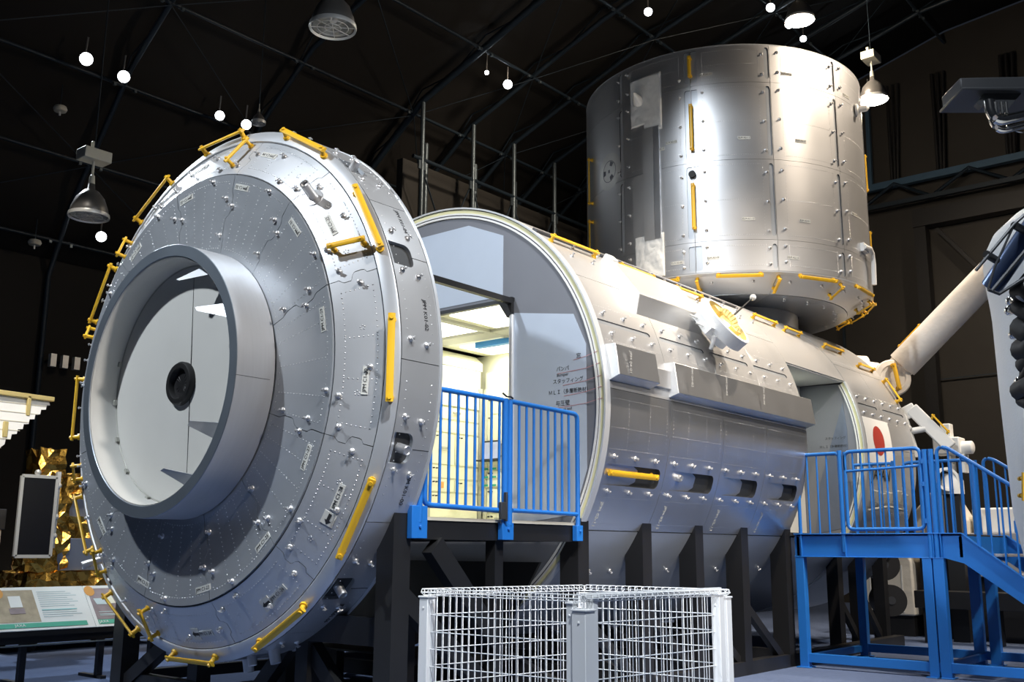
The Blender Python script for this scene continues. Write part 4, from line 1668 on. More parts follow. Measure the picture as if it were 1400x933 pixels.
b = MB()
b.box(-9, 22, -12, 13.2, -.2, 0)
structure(b.build('floor', M['carpet']), 'dark blue carpet floor of the hall')
PROF = [(-14, 12.2), (-5, 12.6), (0, 12.1), (5, 10.7), (9, 9.2), (10.6, 8.0), (12.5, 5.6), (13.2, 4.2)]
b = MB()
vs, fs = [], []
for y, z in PROF:
    vs += [S_(-9, y, z + .35), S_(22, y, z + .35)]
for i in range(len(PROF) - 1):
    fs.append((2 * i, 2 * i + 1, 2 * i + 3, 2 * i + 2))
b.add(vs, fs)
o = b.build('ceiling', M['roofblack'], sharp=10)
s = o.modifiers.new('thickness', 'SOLIDIFY')
s.thickness = .1
s.offset = 1
structure(o, 'black vaulted roof of the hall')
b = MB()
b.box(-9, 8.9, 13.25, 13.45, 0, H + 4.6)
structure(b.build('wall_north', M['roofblack']), 'black side wall behind the module')
b = MB()
b.box(11.3, 22, 9.6, 9.8, 0, H + 7.9)
structure(b.build('wall_northeast', M['walldrape']), 'brown-black draped side wall behind the columns')
b = MB()
b.prism([S_(22, y, z + .3) for y, z in PROF] + [S_(22, 13.3, -H), S_(22, -14, -H)], (.2, 0, 0))
structure(b.build('wall_east', M['walldrape']), 'black draped end wall')

tn = [0]


def trim(mb, mt='truss', sharp=60):
    tn[0] += 1
    return structure(mb.build('trim_%d' % tn[0], M[mt], sharp=sharp))


def prof_z(y):
    for (y0, z0), (y1, z1) in zip(PROF, PROF[1:]):
        if y0 <= y <= y1:
            return z0 + (z1 - z0) * (y - y0) / (y1 - y0)
    return PROF[-1][1]


ribx = [-4.9, -1.7, 1.5, 4.75, 7.95, 11.3, 13.1, 14.7, 16.45, 18.2, 19.9]
for x in ribx:
    b = MB()
    r = .085 if x == 11.3 else .06
    b.tube([S_(x, y, z - .02) for y, z in PROF[1:]] + [S_(x, 13.15, -H)], r, 8)
    # outer chord and zigzag web
    q = [(y, prof_z(y) + .28) for y in (-4, -1, 2, 5, 7, 9, 10.6, 12)]
    for (y0, z0), (y1, z1) in zip(q, q[1:]):
        ym = (y0 + y1) / 2
        b.tube([S_(x, y0, z0), S_(x, ym, prof_z(ym)), S_(x, y1, z1)], .018, 5)
    trim(b)
    if x >= 11:
        b = MB()
        b.tube([S_(x, 8.95, -H), S_(x, 8.95, 9.2)], .055, 10)
        b.tube([S_(x + .6, 9.42, -H), S_(x + .6, 9.42, 8.4)], .06, 8)
        for z in (5.9, 7.6):
            b.box(x - .12, x + .12, 8.93, 8.97, H + z - .15, H + z + .15)
        trim(b, 'truss2' if x < 17 else 'truss')
b = MB()
for z in (6.0, 7.7):
    b.tube([S_(11, 8.95, z), S_(21.9, 8.95, z)], .05, 8)
for i in range(5, 9):
    b.tube([S_(ribx[i], 9.0, 4.2), S_(ribx[i + 1], 9.0, 7.6)], .022, 6)
    b.tube([S_(ribx[i + 1], 9.0, 4.2), S_(ribx[i], 9.0, 7.6)], .022, 6)
trim(b)
py = (12.85, 11.9, 10.8, 9.27, 7.05, 4.6, 2.3, 0, -2.5)
for y in py:
    b = MB()
    b.tube([S_(-8.9, y, prof_z(y) - .05), S_(21.9, y, prof_z(y) - .05)], .038, 8)
    trim(b)
b = MB()                               # bolted node plates where purlins cross ribs
for x in ribx:
    for y in py:
        z = prof_z(y) - .08
        for dx in (-.22, .22):
            for dy in (-.12, .12):
                b.obox(S_(x + dx, y + dy * .4, z + (.05 if dy > 0 else -.03)), ((1, 0, 0), (0, 1, 0), (0, 0, 1)), (.028, .028, .028))
trim(b, 'truss2')
b = MB()                               # slack tie rods
rn = random.Random(8)
for i in range(len(ribx) - 1):
    for j in range(len(py) - 1):
        y0, y1 = py[j], py[j + 1]
        if (i + j) % 2:
            y0, y1 = y1, y0
        b.tube([S_(ribx[i], y0, prof_z(y0) - .1), S_(ribx[i + 1], y1, prof_z(y1) - .1)], .011, 5)
trim(b, 'truss')
# end wall framing
b = MB()
b.beam(S_(21.6, 2.6, 8.33), S_(21.6, -9, 8.33), .18, .18)
b.beam(S_(21.6, 2.1, 8.3), S_(21.6, 2.05, 10.9), .10, .12, up=(1, 0, 0))
trim(b, 'trussblue')
b = MB()
b.beam(S_(21.5, 2.6, 7.75), S_(21.5, -9, 7.75), .12, .12)
for k in range(6):
    y = 2.4 - 1.9 * k
    b.tube([S_(21.5, y, 7.75), S_(21.5, y - .95, 8.3), S_(21.5, y - 1.9, 7.75)], .05, 6)
trim(b, 'truss')
b = MB()
b.box(21.55, 21.85, .75, 1.05, 0, H + 7.5)
b.box(21.5, 21.85, -9, 1.05, H + 7.0, H + 7.45)
for y in (.5, -4.2):
    b.beam(S_(21.7, y, 6.9), S_(21.7, y - 1.3, 5.2), .10, .16, up=(1, 0, 0))
trim(b, 'black')
for y in (1.4, .2, -1.5, -3.2):
    b = MB()
    for k in range(3):
        b.tube([S_(21.7, y + .08 * k, 8.4), S_(21.75, y + .15 * (k - 1), 11.2)], .04, 6)
    trim(b, 'black')
b = MB()
b.beam(S_(21.9, -3.0, 3.05), S_(21.9, 1.0, 3.0), .02, .03)
b.beam(S_(21.9, 3.2, -1.0), S_(21.9, 3.2, 7.4), .05, .10, up=(1, 0, 0))
trim(b, 'truss')

# ---------------------------------------------------------------- lamps
def bay_lamp(label, x, y, z, dia, lit, box=True, tilt=0, top=None):
    t = thing('high_bay_lamp', label, 'lamp', S_(x, y, z), 'high bay lamps')
    r = dia / 2
    b = MB()
    b.lathe([(r * .97, .02), (r * 1.0, .03), (r * .93, r * .5), (r * .72, r * 1.05), (r * .40, r * 1.42), (r * .2, r * 1.55), (r * .16, r * 1.9), (r * .1, r * 1.95), (r * .1, r * 1.6), (r * .36, r * 1.36), (r * .68, r * 1.0), (r * .9, r * .5), (r * .95, .03)], n=40)
    b.build('reflector', M['lampmetal'], t, sharp=60)
    b = MB()
    b.lathe([(r * .94, .02), (r * 1.03, 0), (r * 1.05, .02), (r * 1.03, .05), (r * .95, .05)], n=40)
    b.build('rim_ring', M['lampgrid'], t)
    if lit:
        b = MB()
        b.sphere((0, 0, r * .30), r * .80, 20, sc=(1, 1, .55))
        b.build('lit_bulb', M['lampglass'], t)
    else:
        b = MB()
        b.lathe([(r * .91, r * .1), (r * .86, r * .5), (r * .64, r * .95), (r * .3, r * 1.3), (0, r * 1.35)], n=40)
        b.build('reflector_lining', M['lamprefl'], t)
        b = MB()
        for q in (.35, .68):
            b.tube([(r * q * cos(2 * pi * k / 24), r * q * sin(2 * pi * k / 24), .015) for k in range(24)], .004, 5, closed=True)
        for k in range(4):
            a = pi * k / 4
            b.tube([(-r * cos(a), -r * sin(a), .02), (r * cos(a), r * sin(a), .02)], .004, 5)
        b.build('wire_guard', M['lampgrid'], t)
        b = MB()
        b.lathe([(0, r * .3), (r * .16, r * .35), (r * .2, r * .7), (r * .1, r * 1.2)], n=16)
        b.build('bulb', M['white'], t)
    zt = (prof_z(y) - z) if top is None else top
    hb = r * 3.1
    b = MB()
    b.tube([(0, 0, r * 1.85), (0, 0, hb)], r * .07, 8)
    b.lathe([(r * .17, r * 1.85), (r * .13, r * 2.3), (r * .07, r * 2.35)], n=16)
    b.build('stem', M['boxwhite'], t)
    if box:
        b = MB()
        b.box(-r * .75, r * .75, -r * .5, r * .5, hb, hb + r * .6)
        b.box(-r * .1, r * .1, r * .1, r * .3, hb + r * .6, hb + r * 1.2)
        b.build('ballast_box', M['boxwhite'], t, bevel=.01)
    b = MB()
    b.tube([(0, 0, hb), (0, 0, zt + .3)], .008, 6)
    b.build('hanging_rod', M['truss'], t)
    return t


bay_lamp('unlit bell lamp with a wire guard, high over the round end of the module', 1.81, .86, 4.30, .50, False)
bay_lamp('unlit bell lamp under a white box, left of the round end of the module', 1.44, 5.2, 2.93, .50, False)
bay_lamp('glowing bell lamp above the top of the upright module', 11.4, -.45, 8.05, .50, True)
bay_lamp('glowing bell lamp under a white box, right beside the upright module', 12.9, -1.15, 6.85, .50, True)
bay_lamp('tiny far bell lamp just above the rim of the round end', 5.1, 6.75, 5.9, .24, False, box=False)


def spot(label, p, d, r=.11):
    t = thing('ceiling_spotlight', label, 'spotlight', p, 'spotlights under the roof')
    d = V(d).normalized()
    b = MB()
    b.lathe([(0, -r * 2.4), (r * .7, -r * 2.3), (r * .8, -r * 1.2), (r * 1.0, 0), (r * .94, 0), (r * .7, -r * .4)], axis=d, n=20)
    b.build('lamp_housing', M['lampmetal'], t)
    b = MB()
    b.lathe([(r * .92, -.02), (r * .8, .015), (0, .03)], axis=d, n=20)
    b.build('lens', M['spotglass'], t)
    b = MB()
    b.tube([-d * r * 1.5, V((0, 0, .45))], .018, 6)
    b.build('bracket', M['lampmetal'], t)
    return t


cam_c = S_(-4.904, -7.321, -1.307)
for label, p, r in (('upper of two bright spotlights at the top left of the roof', (3.72, 10.35, 7.72), 0.129), ('lower of two bright spotlights at the top left of the roof', (4.52, 10.4, 7.68), 0.122),
                    ('left of two spotlights just over the round end', (6.75, 10.45, 7.65), 0.106), ('right of two spotlights just over the round end', (7.4, 10.42, 7.66), 0.114),
                    ('spotlight just under the unlit lamp with the white box, left of the round end', (5.45, 12.5, 5.06), 0.114), ('bright spotlight alone under the roof between the two silver modules', (12.4, 7.25, 9.5), 0.114),
                    ('tiny dim spotlight on the big roof tube, left of the lone bright spotlight', (11.7, 7.3, 9.55), 0.053), ('spotlight at the top edge, left above the upright module', (13.4, 3.95, 10.65), 0.099),
                    ('spotlight cut by the top edge, above the upright module', (15.8, 2.1, 11.15), 0.106), ('small spotlight left beside the topmost glowing bell lamp', (16.8, 2.1, 11.15), 0.106),
                    ('small spotlight just below the topmost glowing bell lamp', (17.6, 2.1, 11.1), 0.084), ('spotlight peeping past the upper right edge of the upright module', (20.5, 1.62, 10.52), 0.152)):
    P = S_(*p)
    d = (cam_c + V((4, 1.5, 1.5)) - P).normalized()
    spot(label, P, d, r)


def small(name, label, cat, p, parts):
    t = thing(name, label, cat, p)
    for nm, mb, mt in parts:
        mb.build(nm, M[mt], t)
    return t


for label, p in (('small round ceiling sensor below the top left spotlights', (3.72, 11.2, 6.95)), ('small white sensor left of the unlit lamp under the white box', (4.2, 12.75, 4.68)), ('small round sensor in the top right corner of the roof', (19.5, -1.9, 11.95))):
    b = MB()
    b.lathe([(0, -.06), (.11, -.05), (.13, 0), (.11, .05), (0, .06)], n=20)
    c2 = MB()
    c2.tube([(0, 0, .05), (0, 0, .5)], .01, 6)
    c3 = MB()
    c3.lathe([(0, -.14), (.02, -.13), (.02, -.05)], n=10)
    small('smoke_detector', label, 'detector', S_(*p), (('detector_body', b, 'boxwhite'), ('drop_rod', c2, 'truss'), ('test_light', c3, 'lampgrid')))
for i, x in enumerate((4.9, 5.15, 5.4)):
    b = MB()
    b.box(-.06, .06, -.06, .06, -.13, .13)
    c2 = MB()
    c2.box(-.02, .02, .06, .28, -.03, .03)
    w = small('wall_unit', ('leftmost', 'middle', 'rightmost')[i] + ' of three small grey boxes on the dark side wall', 'box', S_(x, 12.98, 2.40), (('unit_case', b, 'lampgrid'), ('wall_arm', c2, 'truss')))
    w['group'] = 'small boxes on the side wall'

# ================================================================== information board at lower left
sg = thing('information_board', 'slanted white information board with printed photos on a dark stand', 'sign', (.2, 3.0, 0))
sl = V((0, .36, .395)).normalized()         # up the slope
nn = V((0, -sl.z, sl.y))


def sp(x, t, d=0.0):                        # board surface: x along, t up the slope from the lower edge
    return V((x - .2, 2.80 - 3.0, .515)) + sl * t + nn * d


def sheet(name, x0, x1, t0, t1, d, mt, parent, sk=0.0):
    b = MB()
    b.prism([sp(x0 + sk, t0, d), sp(x1 + sk, t0, d), sp(x1, t1, d), sp(x0, t1, d)], nn * .002)
    return b.build(name, M[mt], parent)


TT = .535
boards = []
for x0, x1, nm in ((-1.0, .70, 0), (.705, 1.45, 1)):
    b = MB()
    b.prism([sp(x0, 0, -.02), sp(x1, 0, -.02), sp(x1, TT, -.02), sp(x0, TT, -.02)], nn * .02)
    boards.append(b.build('sign_face', M['signboard'], sg, bevel=.003))
sheet('printed_photo', -.60, .16, .10, TT - .04, .001, 'signphoto2', boards[0])
sheet('photo_window', -.10, .02, .28, .42, .004, 'signboard', boards[0])
sheet('photo_window', -.12, .03, .20, .27, .004, 'signphoto', boards[0])
sheet('printed_photo', .74, 1.4, .09, TT - .04, .001, 'signphoto', boards[1])
sheet('photo_subject', .77, .88, .28, .36, .004, 'signtext', boards[1], .02)
sheet('photo_subject', .90, .98, .29, .40, .004, 'rackwhite', boards[1], .02)
for bd, x0, x1 in ((boards[0], -1.0, .62), (boards[1], .74, 1.4)):
    sheet('green_bar', x0, x1, .03, .085, .003, 'signgreen', bd)
for bd, x in ((boards[0], -.19), (boards[1], .755)):
    b = MB()
    b.prism([sp(x + .055 * cos(2 * pi * k / 28), TT - .075 + .065 * sin(2 * pi * k / 28), .004) for k in range(28)], nn * .002)
    b.build('orange_dot', M['orange'], bd)
for bd, x, s in ((boards[0], -.06, 'JAXA'), (boards[1], .80, 'JAXA')):
    place('printed_code', text_mesh(s, .045, M['white'], .0005), bd, frame(sp(x, .058, .0065), (1, 0, 0), sl))
for k in range(13):
    t = TT - .07 - .026 * k
    if k == 8:
        continue
    sheet('text_line', .20, .50 + .05 * ((k * 7) % 3), t, t + .007, .001, 'signtext', boards[0])
sheet('teal_line', .20, .56, .235, .245, .003, 'signteal', boards[0])
for t in (.17, .155, .20):
    sheet('text_line', .78, 1.2, t - .02, t - .012, .004, 'signtext', boards[1])
b = MB()
b.beam(sp(-1.0, -.012, -.03), sp(1.45, -.012, -.03), .02, .05)
b.beam((-1.2, -.14, .44), (1.25, -.14, .44), .06, .10)
b.build('stand_beam', M['black'], sg)
b = MB()
b.tube([(-1.2, -.20, .375), (1.25, -.20, .375)], .008, 8)
b.build('steel_rail', M['truss2'], sg)
for x in (-1.1, -.18, .62, 1.2):
    b = MB()
    b.box(x - .03, x + .03, -.12, -.06, 0, .45)
    b.box(x - .03, x + .03, -.2, .25, 0, .03)
    b.beam((x, -.09, .40), (x, .16, .84), .05, .04, up=(1, 0, 0))
    b.build('stand_leg', M['black'], sg)

# ================================================================== gold satellite at far left
sa = thing('gold_satellite', 'satellite model wrapped in gold foil with blue-grey panels, behind the information board', 'satellite', (2.3, 6.4, 0))
rf = random.Random(31)


def foil(mb_pts, name, mt='gold'):
    """box wrapped in crumpled foil: every face is a grid of small facets"""
    x0, x1, y0, y1, z0, z1 = mb_pts
    b = MB()
    lo, hi = V((x0 - 2.3, y0 - 6.4, z0)), V((x1 - 2.3, y1 - 6.4, z1))
    if mt != 'gold':
        b.box(lo.x, hi.x, lo.y, hi.y, lo.z, hi.z)
        return b.build(name, M[mt], sa, bevel=.01)
    seen = {}
    cnt = [max(1, round((hi[i] - lo[i]) / .085)) for i in range(3)]

    def vert(i, j, k):
        if (i, j, k) not in seen:
            p = V([lo[q] + (hi[q] - lo[q]) * (i, j, k)[q] / cnt[q] for q in range(3)])
            seen[(i, j, k)] = len(b.v)
            b.v.append(tuple(p + V((rf.uniform(-1, 1), rf.uniform(-1, 1), rf.uniform(-1, 1))) * .024))
        return seen[(i, j, k)]
    for ax in range(3):
        u, v = [q for q in range(3) if q != ax]
        for side in (0, cnt[ax]):
            for i in range(cnt[u]):
                for j in range(cnt[v]):
                    c = []
                    for di, dj in ((0, 0), (1, 0), (1, 1), (0, 1)):
                        t = [0, 0, 0]
                        t[ax], t[u], t[v] = side, i + di, j + dj
                        c.append(vert(*t))
                    if rf.random() < .5:
                        b.f += [(c[0], c[1], c[2]), (c[0], c[2], c[3])]
                    else:
                        b.f += [(c[0], c[1], c[3]), (c[1], c[2], c[3])]
                    b.mi += [0, 0]
    return b.build(name, M['gold'], sa, sharp=8)


foil((1.55, 1.95, 5.95, 6.4, .85, 2.2), 'foil_column')
foil((1.55, 2.9, 6.0, 6.5, 1.98, 2.2), 'foil_beam')
foil((1.45, 1.80, 5.9, 6.3, 2.2, 2.56), 'foil_block')
foil((1.6, 2.9, 5.98, 6.45, 1.42, 1.70), 'foil_beam')
foil((1.4, 3.2, 5.9, 6.9, .62, .98), 'foil_base')
foil((2.0, 3.1, 6.5, 7.1, .9, 2.3), 'foil_core')
foil((1.95, 2.8, 6.1, 6.2, 1.70, 1.98), 'side_panel', mt='grid_panel')
foil((1.80, 2.8, 5.96, 6.05, 1.0, 1.42), 'side_panel', mt='grid_panel')
foil((1.35, 1.62, 5.88, 6.2, 1.0, 1.5), 'foil_block')
for x in (1.6, 2.9):
    for y in (6.0, 6.8):
        b = MB()
        b.box(x - 2.36, x - 2.24, y - 6.46, y - 6.34, .10, .64)
        b.sphere((x - 2.3, y - 6.4, .08), .08, 10)
        b.build('stand_leg', M['black'], sa)
b = MB()
b.box(-1.1, 1.1, -.65, .65, .16, .24)
b.build('stand_base', M['black'], sa)
# dark array panel with pale frame
ap = []
x0, x1, z0, z1 = 1.06, 1.50, 1.19, 2.17
b = MB()
b.box(x0 - 2.3, x1 - 2.3, -.90, -.86, z0, z1)
pn = b.build('array_panel', M['panelblack'], sa)
b = MB()
for a, c in (((x0, z0), (x1, z0)), ((x0, z1), (x1, z1)), ((x0, z0), (x0, z1)), ((x1, z0), (x1, z1))):
    b.beam((a[0] - 2.3, -.89, a[1]), (c[0] - 2.3, -.89, c[1]), .04, .035, up=(0, 1, 0))
b.beam((x1 - 2.24, -.80, z0 + .1), (x1 - 2.24, -.80, z1 + .08), .05, .05, up=(0, 1, 0))
for z in (z0 + .25, (z0 + z1) / 2, z1 - .1):
    b.sphere((x1 - 2.25, -.85, z), .04, 10)
b.sphere((x0 - 2.1, -.87, z1 + .05), .04, 10)
b.build('panel_frame', M['lampgrid'], pn)
b = MB()
b.tube([(x1 - 2.24, -.8, 1.7), (-.6, -.4, 1.7)], .03, 8)
b.build('panel_arm', M['gold'], sa)

# ================================================================== pale cabinet at the very left edge
t = thing('floor_cabinet', 'pale cabinet with a dark top at the far left edge', 'cabinet', (2.0, 8.6, 0))
b = MB()
b.box(-.75, .13, -.3, .3, .05, 1.55)
cb = b.build('cabinet_body', M['beige'], t, bevel=.01)
b = MB()
b.box(-.78, .17, -.32, .32, 1.55, 1.85)
b.box(-.75, .13, -.28, .28, 0, .05)
b.build('cabinet_top', M['darkgrey'], t, bevel=.01)
b = MB()
b.box(.02, .05, -.33, -.3, .8, 1.0)
b.build('handle', M['darkgrey'], cb)

# ================================================================== bright ribbed panel with gold edge
t = thing('array_wing', 'brightly lit white ribbed panel with a gold upper edge, at far left', 'panel', (1.0, 6.0, 0))
poly = [(-.55, 3.22), (.54, 3.20), (.55, 3.14)]
n = 8
for k in range(n):
    f0, f1 = k / n, (k + 1) / n
    xa, za = .55 - .62 * f0, 3.14 - .58 * f0
    xb, zb = .55 - .62 * f1, 3.14 - .58 * f1
    poly += [(xb + .035, zb + .075 - .0), (xb + .02, zb + .01)]
poly += [(-.55, 2.15)]
tilt = V((0, .12, 1)).normalized()
b = MB()
b.prism([V((x, (z - 3.2) * .25, z)) for x, z in poly], (0, .06, 0))
b.build('wing_panel', M['bodywhite'], t, sharp=20)
b = MB()
for k in range(7):
    z = 3.12 - .12 * k
    b.beam((-.55, (z - 3.2) * .25 - .004, z), (.50 - .12 * k, (z - 3.2) * .25 - .004, z), .008, .008)
b.build('wing_rib', M['boxwhite'], t)
b = MB()
b.beam((-.5, -.02, 3.24), (.58, -.02, 3.22), .10, .06)
b.obox((.25, -.05, 3.10), ((1, 0, 0), (0, 1, 0), (0, 0, 1)), (.025, .02, .13))
b.obox((-.05, -.13, 2.76), ((1, 0, 0), (0, 1, 0), (0, 0, 1)), (.03, .02, .10))
b.build('gold_edge', M['goldpaint'], t, bevel=.008)
b = MB()
b.box(-.35, -.29, .02, .10, 0, 3.2)
b.box(-.6, .0, -.1, .3, 0, .04)
b.build('support_post', M['black'], t)
# ================================================================== white robot arm at the far end of the module
t = thing('robot_arm', 'thick white robot arm rising from the far end of the long module', 'robot arm', S_(11.25, -1.62, 1.34))
o = V((11.25, -1.62, 1.34))
A = lambda x, y, z: V((x, y, z)) - o
b = MB()
b.tube([A(10.62, -1.25, 1.35), A(11.25, -1.45, 1.42)], [.30, .24], 20)
b.tube([A(10.62, -1.0, 1.62), A(11.1, -1.35, 1.62)], .14, 16)
b.build('shoulder_mount', M['armwhite'], t)
ax = V((-.75, -.62, .05)).normalized()
b = MB()
b.lathe([(0, -.36), (.27, -.36), (.29, -.33), (.29, .27), (.27, .30), (.20, .31), (.18, .29), (0, .29)], axis=ax, n=32)
b.build('elbow_joint', M['armwhite'], t, sharp=40)
p0, p1 = V((0, 0, 0)), A(11.5, -3.95, 3.52)
d = (p1 - p0).normalized()
b = MB()
b.tube([p0 + d * .12, p0 + d * .34, p0 + d * .35, p1], [.19, .20, .235, .225], 28)
link = b.build('arm_link', M['armwhite'], t, sharp=40)
b = MB()
b.lathe([(.24, 0), (.26, .02), (.26, .12), (.24, .14)], o=p1 - d * .2, axis=d, n=28)
b.build('end_collar', M['lampgrid'], link)
s_ = d.cross(ax).normalized()
u_ = V((-.3, .2, 1)).normalized()
h0, h1 = p0 + d * .42 + u_ * .21, p0 + d * .85 + u_ * .21
handrail(t, h0, h1, u_, u_, off=.06, w=.05)
f = ax * .31
handrail(t, f + V((0, -.0, .18)), f + V((0, -.06, -.18)), ax, ax, off=.05, w=.07)
handrail(t, A(10.95, -1.0, 1.78), A(11.3, -1.2, 1.72), (0, -.3, 1), (0, -.3, 1), off=.05, w=.05)

# ================================================================== equipment behind the platform
t = thing('grapple_frame', 'white slanted frame bracket fixed at the far end beside the flag', 'bracket', S_(11.0, -2.05, .75))
b = MB()
b.beam((-.05, .16, -.02), (.05, -.05, .10), .10, .20)
b.beam((.02, .0, .10), (.15, -.50, -.52), .12, .20)
b.build('frame_arm', M['white'], t, bevel=.02)
b = MB()
b.tube([(-.1, .25, -.30), (.05, -.18, -.22)], .05, 12)
b.tube([(-.4, .3, -.5), (-.1, .0, -.2)], .05, 12)
b.build('cross_tube', M['white'], t)
b = MB()
b.prism([(-.3, .35, .0), (-.1, .06, .0), (-.05, -.08, -.65), (-.3, .3, -.7)], (.1, 0, 0))
b.build('side_plate', M['cloth'], t)
handrail(t, V((.06, -.26, -.12)), V((.12, -.44, -.36)), V((-.2, -.5, .8)), V((-.2, -.5, .8)), off=.10, w=.05)

t = thing('camera_head', 'boxy white camera head on a short neck beyond the blue railing', 'camera', S_(11.6, -2.39, .18))
b = MB()
b.box(-.16, .16, -.20, .20, -.02, .24)
b.build('camera_box', M['white'], t, bevel=.02)
b = MB()
b.box(-.08, .08, -.06, .09, .24, .46)
b.build('top_block', M['white'], t, bevel=.015)
b = MB()
b.lathe([(.10, 0), (.10, .14), (.07, .16), (0, .16)], o=(0, -.20, .08), axis=(0, -1, 0), n=20)
b.build('side_drum', M['white'], t)
b = MB()
b.box(-.12, .12, -.05, .0, -.30, -.02)
b.box(-.12, .12, -.24, -.18, -.30, -.02)
b.lathe([(.17, -.62), (.17, -.42), (.12, -.31), (0, -.30)], n=20)
b.build('neck', M['white'], t)
b = MB()
b.lathe([(.18, -.02), (.18, .10), (.14, .10), (.13, .0)], o=(-.14, .06, -.40), axis=(-.7, -.6, 0), n=24)
b.build('lens_hood', M['white'], t)
b = MB()
b.box(-.10, .10, -.12, .12, -2.92, -.6)
b.build('pedestal', M['black'], t)


def payload(label, x, y, w, d, z0, z1, chamfer, mt='blanket', stand=True):
    t = thing('payload_box', label, 'payload', S_(x, y, z0), 'wrapped payload boxes')
    b = MB()
    h = z1 - z0
    b.prism([(-d / 2, w / 2, 0), (-d / 2, -w / 2, 0), (-d / 2, -w / 2, h * (1 - chamfer)), (-d / 2, -w * .18, h), (-d / 2, w * .12, h), (-d / 2, w / 2, h * (1 - chamfer * .7))] if chamfer else
            [(-d / 2, w / 2, 0), (-d / 2, -w / 2, 0), (-d / 2, -w / 2, h), (-d / 2, w / 2, h)], (d, 0, 0))
    b.build('blanket_cover', M[mt], t, sharp=20, bevel=.03)
    for k in (-.3, .3):
        b = MB()
        b.box(-d / 2 - .012, -d / 2, w * k - .01, w * k + .01, .05, h * .6)
        b.build('seam_tape', M['cloth'], t)
    if stand:
        b = MB()
        b.box(-d * .45, d * .45, -w * .45, w * .45, -(z0 + H), 0)
        b.build('stand', M['black'], t)
    return t


payload('cream wrapped box with a peaked top, just beyond the top of the stairs', 12.4, -2.0, .72, .8, -1.35, -.38, .45)
payload('big cream wrapped box standing low behind the platform legs', 12.6, -1.13, .86, 1.2, -2.30, -1.0, .35)
payload('pale box behind the double legs of the platform', 13.7, -1.85, 1.0, .9, -2.1, -1.35, 0, 'cloth')
payload('white box with small fittings beyond the stair railing', 12.75, -3.05, 1.3, .6, -1.02, -.62, 0, 'white', False)
t = thing('slab_bench', 'grey stepped bench below the white box beyond the stair railing', 'bench', S_(12.5, -3.1, -H))
b = MB()
b.box(-.6, .6, -.9, .6, 1.28, 1.60)
b.build('bench_top', M['stepgrey'], t, bevel=.01)
b = MB()
b.box(-.75, .45, -.95, .55, .95, 1.26)
b.build('bench_step', M['stepgrey'], t, bevel=.01)
b = MB()
b.box(-.6, .4, -.9, .5, 0, .95)
b.build('bench_base', M['black'], t)
t = thing('blue_case', 'small blue case lying on the grey stepped bench', 'case', S_(12.05, -3.35, 1.6 - H))
b = MB()
b.prism([(-.1, .22, 0), (-.1, -.30, 0), (-.1, -.30, .08), (-.1, .05, .2), (-.1, .22, .18)], (.3, 0, 0))
b.build('case_body', M['blue'], t, bevel=.01)
b = MB()
b.box(-.115, -.1, -.1, .0, .04, .07)
b.build('handle', M['darkgrey'], t)
t = thing('transport_pallet', 'long low black pallet on the floor behind the stairs', 'pallet', S_(11.9, -2.6, -H))
b = MB()
b.box(-.9, -.5, -1.6, .7, .50, .75)
b.build('deck_beam', M['black'], t, bevel=.01)
for y in (-1.4, -.4, .55):
    b = MB()
    b.box(-.85, -.6, y - .05, y + .05, 0, .5)
    b.build('leg', M['black'], t)
for i, (y, z) in enumerate(((-1.45, -1.50), (-1.52, -2.02))):
    t = thing('black_drum', ('upper', 'lower')[i] + ' of two round black drums behind the platform leg', 'drum', S_(10.95, y, z), 'round black drums')
    b = MB()
    b.lathe([(0, -.2), (.21, -.2), (.23, -.18), (.23, .2), (0, .2)], axis=(-.8, -.6, 0), n=28)
    b.build('drum_shell', M['blackrub'], t, sharp=40)
    b = MB()
    b.lathe([(.06, .19), (.06, .21), (0, .21)], axis=(-.8, -.6, 0), n=16)
    b.build('hub', M['darkgrey'], t)
    b = MB()
    b.box(.20 - .1 * i, .28 - .1 * i, .16 - .1 * i, .24 - .1 * i, -(z + H), -.05)
    b.build('stand', M['black'], t)

# ================================================================== white tank-shaped body at the right edge
WX, WY = 1.86, -6.33
wt = thing('white_tank', 'tall white rounded tank crowded with black tubing at the right edge', 'tank', (WX, WY, 0))
b = MB()
b.lathe([(0, 3.40), (.35, 3.38), (.54, 3.31), (.65, 3.21), (.705, 3.10), (.715, 3.02), (.71, 2.93), (.695, 2.78), (.69, 2.70), (.685, 2.2), (.67, 1.55), (.62, 1.2), (.56, .92), (.47, .72), (0, .72)], n=64)
body = b.build('tank_shell', M['bodywhite'], wt, sharp=50)
b = MB()
b.lathe([(.34, .72), (.34, .06), (.5, .05), (.5, 0), (0, 0)], n=32)
b.build('tank_stand', M['black'], wt)
ur, uf = V((.638, -.77, 0)), V((-.77, -.638, 0))     # across the view, and out towards the hall's front
TANK_CYL = [[-1.128, 0.413, 2.685], [-1.243, 0.197, 2.896], [-1.267, 0.04, 3.081]]
TANK_RODS = [([[-1.525, 0.381, 2.681], [-1.439, 0.205, 2.909], [-1.412, 0.158, 2.956], [-1.363, 0.095, 2.967]], 0.008), ([[-1.458, 0.332, 2.582], [-1.38, 0.173, 2.789], [-1.311, 0.044, 2.932]], 0.009), ([[-1.471, 0.346, 2.589], [-1.433, 0.306, 2.568], [-1.359, 0.19, 2.654], [-1.282, 0.066, 2.755]], 0.009), ([[-1.471, 0.346, 2.589], [-1.468, 0.307, 2.699], [-1.439, 0.205, 2.909]], 0.006)]
TANK_CLAMPS = [([-1.503, 0.33, 2.76], [-1.343, 0.328, 2.765]), ([-1.438, 0.206, 2.902], [-1.274, 0.198, 2.911])]
